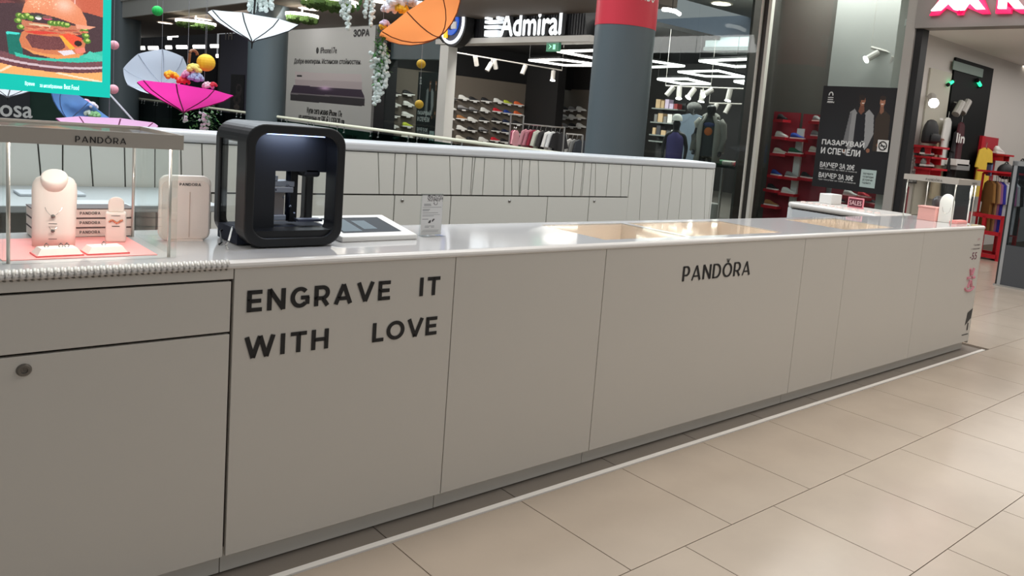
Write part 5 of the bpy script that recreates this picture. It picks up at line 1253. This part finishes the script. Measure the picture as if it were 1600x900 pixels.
# wall displays
def redshelf(x0p, x1p, yp, label, d=.35):
    a, b = PW(x0p, yp, d/2), PW(x1p, yp, d/2)
    t = thing('wall_shelf', label, 'shelf', ((a[0]+b[0])/2, YW-.04, a[2])); MB().box(-(b[0]-a[0])/2, (b[0]-a[0])/2, -d, 0, -.03, 0).build('board', M_RED, t)
    for sx in (-.35, .35): MB().box(sx*(b[0]-a[0])-.015, sx*(b[0]-a[0])+.015, -d*.8, 0, -.12, -.03).build('bracket', M_RED, t)
    return t
def WT(x, y, d=.2): return PW(x, y, d)
redshelf(1437, 1463, 226.5, 'red shelf carrying the black backpack')
p = WT(1451.5, 225, .2); t = thing('backpack', 'black backpack standing on the red shelf', 'backpack', p+np.array((0, 0, .01)))
s = .205
MB().loft([[(s*wx*math.cos(2*math.pi*k/16), s*.45*wy*math.sin(2*math.pi*k/16), s*z) for k in range(16)] for z, wx, wy in ((0, .95, .9), (.15, 1.05, 1), (.8, 1.0, 1), (1.3, .82, .9), (1.65, .5, .6), (1.75, .2, .2))]).build('body', mat('pack_black', (26, 26, 28), .6, var=.2, scale=9), t, smooth=True)
MB().loft([[(s*wx*math.cos(2*math.pi*k/16), s*(-.42+.25*wy*math.sin(2*math.pi*k/16)), s*z) for k in range(16)] for z, wx, wy in ((.1, .7, .7), (.2, .75, 1), (.6, .7, 1), (.75, .5, .6))]).build('pocket', mat('pack_black2', (34, 34, 36), .6), t, smooth=True)
MB().box(-.05, .05, -.145, -.135, .36, .39).build('badge', M_WHITE, t)
p = WT(1472, 222, .12); garment(p+np.array((0, 0, .05)), (190, 172, 144), 'beige jacket hanging right of the black backpack', None, math.radians(8), L=.95, w=.55)
for i, (x, y, c, n_) in enumerate(((1482, 198, (222, 222, 218), 'white sports shirts hanging at the top of the dark niche'), (1497, 218, (34, 30, 34), 'black shirt with white lettering hanging in the niche'), (1503, 205, (70, 20, 30), 'dark red shirt hanging in the niche'), (1490, 248, (26, 26, 30), 'black trousers hanging low in the niche'))):
    p = WT(x, y-14, .16); garment(p, c, n_, None, math.radians(15), L=.75, w=.6)
p = WT(1494, 222, .30); print_text('shirt_lettering', 'lin', p, (1, 0, 0), (0, 0, 1), .30, .14, M_WHITE, None, bold=.008)
bpy.data.objects['shirt_lettering']['label'] = 'white script lettering on the black shirt in the niche'; bpy.data.objects['shirt_lettering']['category'] = 'lettering'
for i, (y, n_) in enumerate(((240, 'upper'), (258, 'lower'))):
    redshelf(1437, 1462, y+3, n_+' red shoe shelf under the black backpack', .3)
    p = WT(1448, y+1.5, .2); shoe(p, 'grey' if i else 'black', 'white', n_+' trainer on the red shelves under the backpack', None, 0, 1.15)
for i, (x, y) in enumerate(((1490, 253), (1491, 260))):
    a = WT(x, y, .2); o = MB().box(a[0]-.25, a[0]+.25, YW-.35, YW-.08, a[2]-.05, a[2]+.05).build('shoe_box', M_WHITE if i == 0 else mat('box_grey', (150, 150, 150), .6), bevel=.004); tag(o, ('upper white', 'lower grey')[i]+' shoe box in the dark niche', 'box')
# dark framed photo block left of the shelves
p = WT(1428, 258, .05); t = thing('picture_stand', 'small framed grey picture left of the red shelves', 'picture', p)
MB().box(-.16, .16, -.01, .01, -.28, .26).build('frame', M_BLACK, t); pic = Pic(12, 20, (150, 150, 148)); pic.noise(45); pic.build('picture', (-.14, -.012, -.26), (.28, 0, 0), (0, 0, .50), vcol_mat('paper_print'), t)
# red panel with yellow shirt
a, b = PW(1531, 214, .03), PW(1559, 216, .03)
t = thing('red_wall_panel', 'red wall panel behind the yellow shirt', 'display panel', ((a[0]+b[0])/2, YW-.02, 1.0))
MB().box(a[0], b[0], YW-.05, YW-.004, PW(1545, 290, .03)[2], PW(1545, 214, .03)[2]).build('board', mat('red_dark', (176, 44, 56), .5), t, world=True); MB().box(a[0]-.03, a[0]+.10, YW-.09, YW-.004, PW(1545, 290, .03)[2], PW(1545, 214, .03)[2]).build('side_rail', M_RED, t, world=True)
p = WT(1541, 231, .14); garment(p, (240, 200, 70), 'yellow shirt with dark print on the red panel', None, 0, L=.85, w=.62)
p = WT(1560, 239, .25); redshelf(1555, 1568, 240, 'tiny red shelf right of the yellow shirt', .3); shoe(WT(1560, 239.6, .15), 'white', 'white', 'white shoe on the tiny red shelf beside the yellow shirt', None, 0, 1.2)
# rail with coloured clothes, its sign and the hat shelf
p0 = PT(1536, 275, 13.0); p1 = PT(1588, 282, 12.6)
cr = rail((p0[0], p0[1], 0), (p1[0], p1[1], 0), p0[2]+.05, 'red clothes rail with colourful garments behind the far display case', M_RED)
o = MB().box(-.30, .30, -.16, .16, p0[2]+.07, p0[2]+.10).build('top_shelf', M_RED, cr); o.rotation_euler = (0, 0, math.atan2(p1[1]-p0[1], p1[0]-p0[0]))
for i, (x, c, n_) in enumerate(((1549, (150, 108, 56), 'mustard brown'), (1558, (170, 130, 90), 'tan'), (1561, (150, 96, 140), 'mauve'), (1565, (44, 44, 150), 'royal blue'), (1570, (204, 208, 216), 'pale grey'), (1576, (226, 226, 228), 'white'), (1581, (206, 120, 170), 'pink'), (1586, (234, 232, 232), 'white striped'), (1591, (24, 24, 28), 'black'))):
    f_ = (x-1536)/(1588-1536); p = p0+(p1-p0)*f_; garment((p[0], p[1], p0[2]-.06), c, n_+' garment on the red rail by the entrance', 'garments on the red rail', math.radians(40), L=.80, w=.50)
for i, (x, y, c, n_) in enumerate(((1553, 330, (40, 40, 140), 'royal blue shorts on the lower red rail'), (1565, 335, (200, 204, 212), 'pale grey shorts on the lower red rail'), (1574, 338, (150, 100, 120), 'plum shorts on the lower red rail'), (1584, 330, (20, 20, 24), 'black trousers at the end of the lower rail'))):
    p = PT(x, y-14, 12.9); garment(p, c, n_, None, math.radians(40), L=.45, w=.36)
p = PT(1546, 264, 12.9); t = thing('price_board', 'blue grey price board on the red clothes rail', 'sign', p, rot=(0, 0, math.radians(35)))
MB().box(-.14, .14, -.01, .01, -.11, .09).build('frame', mat('board_blue', (108, 124, 160), .5), t); MB().box(-.14, .14, -.012, .012, .07, .10).build('top_bar', M_BLACK, t); print_text('lettering', 'SALE', (-.10, -.012, -.05), (1, 0, 0), (0, 0, 1), .2, .07, M_WHITE, t)
p = PT(1571, 268, 12.9); t = thing('black_bag', 'black bag standing on the red clothes rail', 'bag', p); MB().ball((0, 0, 0), .17, 12, 8, (1.1, .7, .75)).build('body', mat('pack_black', (26, 26, 28), .6), t, smooth=True); MB().tube([(.09*math.cos(q), 0, .08+.07*math.sin(q)) for q in np.linspace(0, math.pi, 9)], .012, 5).build('handle', M_BLACK, t)
p = PT(1594, 276, 13.2); t = thing('black_bag', 'large black bag at the right edge beside the clothes rail', 'bag', p); MB().ball((0, 0, 0), .26, 12, 8, (.9, .7, 1)).build('body', mat('pack_black', (26, 26, 28), .6), t, smooth=True); MB().tube([(.09*math.cos(q), 0, .2+.09*math.sin(q)) for q in np.linspace(0, math.pi, 9)], .012, 5).build('handle', M_BLACK, t)
# openwork base of the same red fixture
phi = math.atan2(p1[1]-p0[1], p1[0]-p0[0]); Ld = math.hypot(p1[0]-p0[0], p1[1]-p0[1])/2
hh = .68
def rb(name, x0, x1, y0, y1, z0, z1):
    o = MB().box(x0, x1, y0, y1, z0, z1).build(name, M_RED, cr); o.rotation_euler = (0, 0, phi)
for sx in (-Ld, -.02, Ld):
    for sy in (-.25, .25): rb('post', sx-.025, sx+.025, sy-.025, sy+.025, .0, hh)
for z in (.06, .42, hh):
    for sy in (-.25, .25): rb('bar', -Ld, Ld, sy-.025, sy+.025, z-.03, z+.03)
    for sx in (-Ld, Ld): rb('bar', sx-.025, sx+.025, -.25, .25, z-.03, z+.03)
rb('tray', -Ld, Ld, -.23, .23, .03, .05)
# security gate
g0 = PZ(1582, 450, 0); t = thing('security_gate', 'grey anti theft gate post standing at the shop entrance', 'security gate', (g0[0], g0[1], 0), rot=(0, 0, math.radians(2)))
MB().box(-.05, .05, -.22, .22, 0, .02).build('foot_plate', M_CHROME, t)
MB().box(-.045, .045, .14, .18, .02, 1.55).build('upright', mat('gate_silver', (170, 172, 174), .35, metal=.5), t); MB().box(-.045, .045, .18, .20, .02, 1.55).build('edge_strip', M_BLACK, t)
MB().box(-.040, .040, -.18, .14, .02, .52).build('lower_panel', mat('gate_dark', (70, 72, 76), .4), t); MB().box(-.020, .020, -.18, .14, .52, 1.50).build('glass_panel', glass('gate_glass', (190, 200, 206), .85), t)
MB().box(-.045, .045, -.20, .20, 1.50, 1.56).build('cap', M_CHROME, t)

# ---------------------------------------------------------------- hanging screen with a burger picture
YSc = 9.4
TEALF = mat('screen_teal', (0, 190, 172), .5, emit=.55)
sc = thing('led_screen', 'large hanging screen with a burger picture in a teal frame', 'screen', (1.0, YSc, 1.3))
a = PY(172, 153, YSc); xr = a[0]; zb_ = a[2]
xi = PY(159.5, 128, YSc)[0]; zi = PY(159.5, 128.5, YSc)[2]
xl = PY(-70, 100, YSc)[0]; zt_ = 3.2
MB().box(xl, xr, YSc+.03, YSc+.16, zb_, zt_).build('casing', M_BLACK, sc, world=True)
MB().box(xl, xr, YSc, YSc+.03, zb_, zi).build('frame', TEALF, sc, world=True); MB().box(xi, xr, YSc, YSc+.03, zi, zt_).build('frame', TEALF, sc, world=True)
zi2 = PY(100, 119, YSc)[2]
Wp, Hp = xi-xl, zt_-zi
def su(x, y): p = PY(x, y, YSc); return ((p[0]-xl)/Wp, (p[2]-zi)/Hp)
pic = Pic(400, 320, (196, 96, 70)); S = lambda P: [su(*q) for q in P]
rsx = np.random.RandomState(8)
pic.soft(.45, .9, .3, .4, (90, 40, 36), .8); pic.poly(S([(-80, -90), (36, -90), (40, 20), (34, 38), (-80, 60)]), (58, 38, 40)); pic.soft(*su(8, 12), .12, .06, (190, 90, 90), .8); pic.soft(*su(45, -6), .1, .04, (210, 120, 90), .6)
pic.poly(S([(116, -60), (118, -60), (118, 60), (116, 60)]), (236, 190, 180)); pic.poly(S([(120, 30), (160, 36), (160, 90), (135, 80)]), (170, 64, 54), .7)
pic.poly(S([(-80, 100), (160, 108), (160, 140), (-80, 125)]), (238, 164, 100)); pic.poly(S([(-80, 92), (20, 100), (90, 112), (160, 104), (160, 140), (-80, 130)]), (240, 170, 104))
pic.poly(S([(-80, 118), (0, 109), (16, 101), (20, 103), (2, 112), (-80, 124)]), (250, 214, 180)); pic.poly(S([(90, 113), (160, 127), (160, 130), (86, 114.5)]), (250, 220, 190))
# plate
def ellp(cx, cy, rx, ry, col, al=1.0):
    u, v = su(cx, cy); u2 = su(cx+rx, cy)[0]; v2 = su(cx, cy+ry)[1]; pic.ell(u, v, abs(u2-u), abs(v2-v), col, 0, al)
ellp(80, 62, 150, 50, (92, 52, 62)); ellp(80, 59, 150, 47, (204, 180, 186)); ellp(80, 57, 148, 45.5, (110, 70, 78)); ellp(82, 52, 140, 42, (74, 52, 56))
pic.poly(S([(9, 49), (33, 51), (36, 88), (14, 84)]), (20, 110, 96)); pic.poly(S([(22, 81), (50, 89), (90, 92), (160, 80), (160, 96), (120, 98), (60, 94), (25, 88)]), (58, 186, 160)); pic.poly(S([(9, 49), (31, 51), (30, 54), (10, 53)]), (70, 214, 200))
pic.poly(S([(130, 90), (140, 80), (160, 88), (160, 96)]), (78, 196, 172))
# bottom bun, filling, top bun
pic.poly(S([(30, 62), (34, 50), (42, 45), (110, 50), (134, 66), (130, 86), (110, 91), (80, 91), (50, 82), (34, 74)]), (206, 120, 80)); pic.poly(S([(36, 74), (60, 82), (88, 86), (126, 84), (124, 90), (90, 92), (52, 84)]), (226, 150, 90))
pic.poly(S([(40, 58), (44, 53), (70, 56), (98, 58), (102, 74), (96, 78), (70, 78), (50, 74)]), (104, 56, 58))
pic.put((rsx.rand(320, 400) > .7) & (pic.a[..., 0] > 90) & (pic.a[..., 0] < 112), (140, 84, 80), .8)
pic.poly(S([(36, 49), (80, 47), (98, 52), (60, 54)]), (214, 66, 52)); pic.poly(S([(92, 54), (110, 52), (128, 60), (126, 72), (112, 74), (104, 64)]), (232, 84, 56)); pic.poly(S([(92, 55), (98, 56), (112, 70), (118, 76), (110, 78), (101, 68)]), (244, 170, 60))
ellp(122, 68, 6, 4.5, (50, 28, 24)); pic.poly(S([(90, 80), (112, 78), (118, 84), (100, 87)]), (226, 214, 220)); pic.poly(S([(116, 76), (132, 74), (134, 82), (120, 84)]), (238, 130, 110))
pic.poly(S([(32, 30), (60, 36), (100, 40), (126, 40), (132, 50), (100, 52), (60, 48), (36, 46)]), (196, 120, 90)); pic.poly(S([(44, 36), (80, 40), (78, 44), (46, 38)]), (222, 196, 160))
for (x, y) in ((30, 24), (36, 26), (42, 24), (48, 28), (80, 36), (86, 37), (92, 37), (98, 38), (104, 39), (130, 50), (134, 56), (136, 64), (132, 46), (28, 32), (32, 42)):
    ellp(x, y, 6, 4.2, (86, 126, 44)); ellp(x+1, y-1, 3.2, 2.2, (186, 206, 110))
ellp(60, 28, 5, 3, (236, 226, 226)); ellp(74, 28, 8, 3.4, (206, 84, 110)); ellp(66, 26, 20, 2.2, (50, 84, 50), .5)
for k in range(26):
    x = 44+k*3.6; y = 43+k*.35+rsx.uniform(-3, 3); ellp(x, y, 4.5, 1.4, (222, 130, 96) if k % 2 else (180, 88, 66))
pic.poly(S([(34, 20), (38, 6), (52, -8), (80, -14), (108, -2), (126, 14), (135, 32), (136, 42), (118, 38), (90, 28), (60, 20)]), (226, 138, 98)); pic.soft(*su(100, 8), .10, .06, (248, 206, 186), .8); pic.soft(*su(56, 2), .1, .05, (240, 168, 130), .7)
for _ in range(60):
    x, y = rsx.uniform(44, 92), rsx.uniform(-8, 14); ellp(x, y, 1.1, .7, (250, 214, 176), .7)
pic.poly(S([(118, 38), (136, 40), (150, 42), (140, 46), (120, 45)]), (232, 160, 130))
pic.noise(9)
pic.build('picture', (xl, YSc-.001, zi), (Wp, 0, 0), (0, 0, Hp), vcol_mat('screen_print', .95), sc).matrix_parent_inverse = Matrix.Translation(-sc.location)
for tx, x0_, x1_, y in (('Време', 39, 54, 134.5), ('за незабравими', 62, 97, 137.5), ('Best Food', 100, 123, 139)):
    p = PY(x0_, y, YSc); q = PY(x1_, y, YSc)
    print_text('lettering', tx, (p[0], YSc-.004, p[2]), (1, 0, 0), (0, 0, 1), q[0]-p[0], .045, mat('screen_text', (240, 250, 246), .5, emit=.9), sc).matrix_parent_inverse = Matrix.Translation(-sc.location)
MB().tube([((xr+xl)/2-.4, YSc+.09, zt_), ((xr+xl)/2-.4, YSc+.09, 6)], .012, 6).tube([((xr+xl)/2+.4, YSc+.09, zt_), ((xr+xl)/2+.4, YSc+.09, 6)], .012, 6).build('hanging_cable', M_CHROME, sc, world=True)

# ---------------------------------------------------------------- hanging umbrellas and flowers
OGEE = [(.004, 0), (.04, .03), (.12, .08), (.25, .13), (.5, .235), (.8, .385), (1.0, .55)]
DOME = [(.004, 0), (.18, .02), (.38, .08), (.58, .18), (.76, .32), (.90, .48), (1.0, .66)]
def umbrella(pos, R, prof, col, label, tilt=(0, 0), rotz=0.0, n=8, inner=None, handle=True, seam=(70, 40, 60), wire=5.5):
    t = thing('umbrella', label, 'umbrella', pos, rot=(tilt[0], tilt[1], rotz), group='hanging umbrellas')
    m = mat('umbrella_%d_%d_%d' % col, col, .65, trans=.55)
    mb = MB(); sub = 6; N = n*sub; vs = []; fs = []
    for i, (r, z) in enumerate(prof):
        for k in range(N):
            a = 2*math.pi*k/N; f = (k % sub)/sub; sag = 1-.045*math.sin(math.pi*f)*(i/len(prof))
            vs.append((R*r*sag*math.cos(a), R*r*sag*math.sin(a), R*(z-.012*math.sin(math.pi*f)*i/len(prof))))
    for i in range(len(prof)-1):
        for k in range(N): fs.append((i*N+k, i*N+(k+1) % N, (i+1)*N+(k+1) % N, (i+1)*N+k))
    mb.add(vs, fs); mb.build('canopy', m, t, smooth=True)
    for k in range(n):
        a = 2*math.pi*k/n
        MB().tube([(R*(r+.003)*math.cos(a), R*(r+.003)*math.sin(a), R*z-.004) for r, z in prof], .0075, 4).build('rib', mat('rib_%d' % seam[0], seam, .5), t)
    MB().tube([(0, 0, .02), (0, 0, -.14*R*1.1)], [.012, .006], 6).build('tip', M_BLACK, t)
    if not handle and tilt != (0, 0): MB().tube([(pos[0], pos[1], pos[2]+.02), (pos[0], pos[1], 6.5)], .002, 4).build('thread', mat('wire_grey', (150, 152, 156), .4), t, world=True)
    if handle:
        MB().tube([(0, 0, 0), (0, 0, R*1.15)], .011, 6).build('shaft', M_BLACK, t)
        zt = R*1.15; MB().tube([(0, 0, zt), (0, 0, zt+.12)]+[(.05-.05*math.cos(q), 0, zt+.12+.05*math.sin(q)) for q in np.linspace(.4, math.pi, 7)], .018, 7).build('handle', mat('umbrella_wood', (150, 96, 60), .5), t, smooth=True)
    return t
def wire(p, z1, label):
    o = MB().tube([p, (p[0], p[1], z1)], .003, 4).build('hanging_wire', mat('wire_grey', (150, 152, 156), .4), None); tag(o, label, 'wire')
def flowers(pos, items, label):
    t = thing('flower_bunch', label, 'flowers', pos)
    for k, (dx, dy, dz, r, col) in enumerate(items):
        rs = random.Random(k*7+int(pos[0]*10)); mb = MB()
        for _ in range(26):
            v = np.array([rs.gauss(0, 1) for _ in range(3)]); v /= np.linalg.norm(v); v[2] = abs(v[2])*.9-.1
            mb.ball(tuple(np.array((dx, dy, dz))+v*r*.75), r*.33, 5, 4)
        mb.build('blossom', mat('flower_%d_%d_%d' % col, col, .7), t)
    return t
p = PT(287, 176, 10.0); umbrella(p, .535, OGEE, (242, 62, 170), 'bright pink umbrella hanging upside down with flowers inside', (math.radians(-2), math.radians(6)), .3, seam=(120, 20, 80))
wire(PT(288, 150, 10.0)+np.array((.03, 0, .25)), 6.5, 'thin wire holding the bright pink umbrella')
pf = PT(290, 122, 10.0)
fx = np.array((.72, -.69, 0))
def fl(items): return [(fx[0]*a, fx[1]*a, b, r, c) for a, b, r, c in items]
flowers(pf, fl([(-.18, .00, .09, (246, 186, 40)), (.06, .03, .10, (234, 170, 200)), (.10, .11, .09, (246, 224, 120)), (.12, .0, .10, (170, 180, 214)), (-.03, -.05, .08, (240, 80, 70)), (.28, -.08, .07, (236, 200, 210)), (.34, -.06, .05, (220, 50, 70))]), 'yellow, pink and lilac flowers in the bright pink umbrella')
p = PT(252, 131, 11.2); umbrella(p, .40, DOME, (222, 230, 242), 'pale grey umbrella tilted behind the bright pink one', (math.radians(38), math.radians(-34)), 0, handle=False, seam=(170, 176, 188))
p = PT(394, 66, 9.6); umbrella(p, .50, OGEE, (240, 248, 250), 'white umbrella hanging upside down left of the phone billboard', (0, math.radians(2)), .2, seam=(60, 62, 66))
p = PT(672, 66, 9.0)
cen = PT(664, 40, 9.0); q = PT(690, 78, 9.2)
# orange umbrella, its dome facing down to the right
def frame_rot(zdir, xdir):
    z = Vector(zdir).normalized(); x = Vector(xdir); x = (x-z*x.dot(z)).normalized(); y = z.cross(x); return Matrix((x, y, z)).transposed().to_euler()
rgt = Vector(CM[0]); upv = Vector(-CM[1]); fwd = Vector(CM[2])
def tilted(pos, R, prof, col, label, zdir, seam, **k):
    t = umbrella(pos, R, prof, col, label, seam=seam, **k); t.rotation_euler = frame_rot(zdir, rgt)
    MB().tube([(pos[0], pos[1], pos[2]+.02), (pos[0], pos[1], 6.5)], .002, 4).build('thread', mat('wire_grey', (150, 152, 156), .4), t, world=True); return t
tilted(PT(686, 57, 9.2), .56, DOME, (250, 158, 92), 'orange umbrella tilted on its side with flowers spilling out', -rgt*.55+upv*.80-fwd*.27, (140, 74, 40), handle=False)
flowers(PT(622, 20, 9.0), fl([(-.02, .10, .12, (244, 246, 250)), (.04, .03, .09, (248, 200, 50)), (.12, .12, .10, (214, 226, 244)), (-.10, .02, .09, (246, 238, 244)), (-.14, -.14, .06, (236, 216, 238)), (-.16, -.18, .055, (246, 190, 50)), (.24, .09, .07, (250, 250, 250)), (.30, .06, .05, (236, 90, 100))]), 'white and yellow flowers spilling from the orange umbrella')
tilted(PT(108, 187, 11.5), .50, DOME, (122, 166, 226), 'light blue umbrella tilted under the screen with flowers', rgt*.55+upv*.80+fwd*.30, (110, 140, 190), handle=False)
flowers(PT(134, 166, 11.3), fl([(-.20, .06, .07, (240, 224, 130)), (-.10, .02, .07, (244, 240, 236)), (0, .03, .08, (240, 180, 200)), (.02, -.02, .07, (160, 30, 80)), (.08, 0, .08, (236, 226, 236)), (.12, -.12, .08, (150, 200, 140)), (.06, -.10, .08, (226, 240, 226))]), 'mixed flowers in the light blue umbrella')
tilted(PT(170, 229, 9.0), .49, OGEE, (246, 196, 232), 'pale pink umbrella rim just above the back counter', upv, (200, 120, 170), handle=False)
tilted(PT(12, 152, 12.0), .34, OGEE, (236, 238, 242), 'small white umbrella tip below the screen', upv, (150, 150, 160), handle=False)
def paper_ball(x, y, t_, r, col, label, z1=6.0):
    p = PT(x, y, t_); t = thing('paper_ball', label, 'paper ball', p, group='paper balls')
    mb = MB(); n = 28; vs = []; fs = []; m = 10
    for i in range(m+1):
        th = math.pi*i/m
        for k in range(n):
            rr = r*math.sin(th)*(1 if k % 2 else .95)+1e-4; a = 2*math.pi*k/n; vs.append((rr*math.cos(a), rr*math.sin(a), r*math.cos(th)))
    for i in range(m):
        for k in range(n): fs.append((i*n+k, i*n+(k+1) % n, (i+1)*n+(k+1) % n, (i+1)*n+k))
    mb.add(vs, fs); mb.build('pleated_body', mat('paper_%d_%d_%d' % col, col, .7), t)
    MB().tube([(0, 0, r), (0, 0, z1-p[2])], .002, 4).build('thread', mat('wire_grey', (150, 152, 156), .4), t)
paper_ball(322, 98, 10.2, .108, (250, 196, 50), 'large yellow pleated paper ball above the pink umbrella')
paper_ball(246, 17, 10.2, .063, (30, 200, 90), 'green pleated paper ball under the fascia')
paper_ball(178, 70.5, 10.0, .056, (244, 176, 186), 'upper pink paper ball beside the screen')
paper_ball(177, 139.5, 10.0, .058, (244, 176, 186), 'lower pink paper ball beside the screen')
paper_ball(658, 100, 10.0, .056, (196, 160, 40), 'mustard paper ball below the orange umbrella')
paper_ball(655, 163, 10.0, .054, (190, 156, 40), 'mustard paper ball in front of the shoe poster')
def wisteria(strands, t_, label, leaf=None):
    """strands: picture x, top y, bottom y, width; leaf: same for green leaves"""
    p0 = PT(strands[0][0], strands[0][1], t_); t = thing('wisteria', label, 'hanging flowers', p0)
    rs = random.Random(int(strands[0][0])); px = t_/FPX
    for x, y0, y1, w in strands:
        a, b = PT(x, y0, t_)-p0, PT(x-(y1-y0)*.02, y1, t_)-p0; mb = MB(); L = np.linalg.norm(b-a); n = int(L/.018)+6
        for i in range(n):
            f = i/n; c = a+(b-a)*f; sp = w*px*.5*(1-.55*f)
            v = np.array([rs.gauss(0, .5) for _ in range(3)])
            mb.ball(tuple(c+v*sp), .017+.010*rs.random(), 5, 4)
        mb.build('strand', mat('wisteria_white', (232, 242, 238), .7), t)
        MB().tube([a+np.array((0, 0, .02)), b], .004, 4).build('stem', mat('leaf_green', (70, 130, 60), .6), t)
    MB().tube([(0, 0, 0), (0, 0, max(.3, 6.0-p0[2]))], .002, 4).build('thread', mat('wire_grey', (150, 152, 156), .4), t)
    if leaf:
        mb = MB()
        for x, y0, y1, w in leaf:
            a, b = PT(x, y0, t_)-p0, PT(x, y1, t_)-p0; n = int(np.linalg.norm(b-a)/.008)+14
            for i in range(n):
                c = a+(b-a)*rs.random()+np.array([rs.gauss(0, .5) for _ in range(3)])*w*px*.5
                d = np.array([rs.gauss(0, 1), rs.gauss(0, 1), rs.gauss(-.6, .6)]); d /= np.linalg.norm(d); s = np.cross(d, (0, 0, 1)); s /= np.linalg.norm(s)+1e-6; l = .07
                mb.add([c, c+d*l*.5+s*l*.25, c+d*l, c+d*l*.5-s*l*.25], [(0, 1, 2, 3)])
        o = mb.build('leaves', mat('leaf_green', (70, 130, 60), .6, var=.4, scale=14), t); o['kind'] = 'stuff'
wisteria([(597, 70, 150, 15), (588, 82, 166, 13), (604, 82, 140, 10), (592, 100, 160, 14)], 9.0, 'long white wisteria trailing down from the orange umbrella', [(597, 52, 108, 22), (592, 60, 130, 18)])
wisteria([(318, 175, 208, 14), (322, 182, 206, 12), (290, 182, 190, 8)], 10.6, 'white wisteria with green leaves behind the black machine', [(300, 166, 188, 34), (330, 164, 200, 22)])
wisteria([(535, -20, 26, 11), (545, -20, 47, 12), (538, -5, 30, 9)], 9.2, 'white wisteria hanging in front of the phone billboard', [(560, -15, 18, 18)])
wisteria([(572, -20, 27, 8), (582, -20, 30, 9), (580, 20, 43, 7)], 9.2, 'white wisteria hanging beside the ZORA lettering'.replace('ZORA ', ''), None)
wisteria([(391, -10, 17, 8), (398, -10, 19, 10), (408, -10, 18, 9), (416, -10, 19, 8), (424, -10, 14, 7)], 9.6, 'row of white wisteria strands above the white umbrella', None)
# silver garland cord slanting down beside the screen
o = MB().tube([PT(171, 147, 9.6), PT(190, 168, 9.6), PT(209, 189, 9.6), PT(216, 198, 9.6)], .012, 5)
o = o.build('garland_cord', mat('cord_silver', (200, 206, 210), .4), None); tag(o, 'silver cord slanting down from the screen corner', 'cord')

# staff desk behind the front counter, glimpsed through the left case
t = thing('staff_desk', 'low pale staff desk seen through the left display case', 'desk', (-.2, 4.2, 0))
MB().box(-1.5, 1.3, 3.86, 4.58, .955, .985).build('top', mat('desk_grey', (178, 184, 186), .5), t, world=True, bevel=.004)
for x_ in (-1.45, 1.22): MB().box(x_, x_+.04, 3.9, 4.56, -.002, .955).build('side_panel', M_WHITE, t, world=True)
for i, (x, y, w, d_, h, c, lab) in enumerate(((14, 283, .20, .12, .035, (66, 68, 80), 'dark flat device on the staff desk seen through the left case'), (78, 302, .24, .16, .012, (206, 214, 222), 'pale folded paper on the staff desk behind the necklace bust'), (140, 320, .26, .18, .014, (214, 222, 226), 'pale open catalogue on the staff desk behind the bracelet stand'))):
    p = PZ(x, y, .99)
    o = MB().box(p[0]-w/2, p[0]+w/2, p[1]-d_/2, p[1]+d_/2, .985, .985+h).build(('desk_device', 'folded_paper', 'catalogue')[i], mat('goods_%d' % c[0], c, .5), bevel=.004); tag(o, lab, ('device', 'paper', 'catalogue')[i])
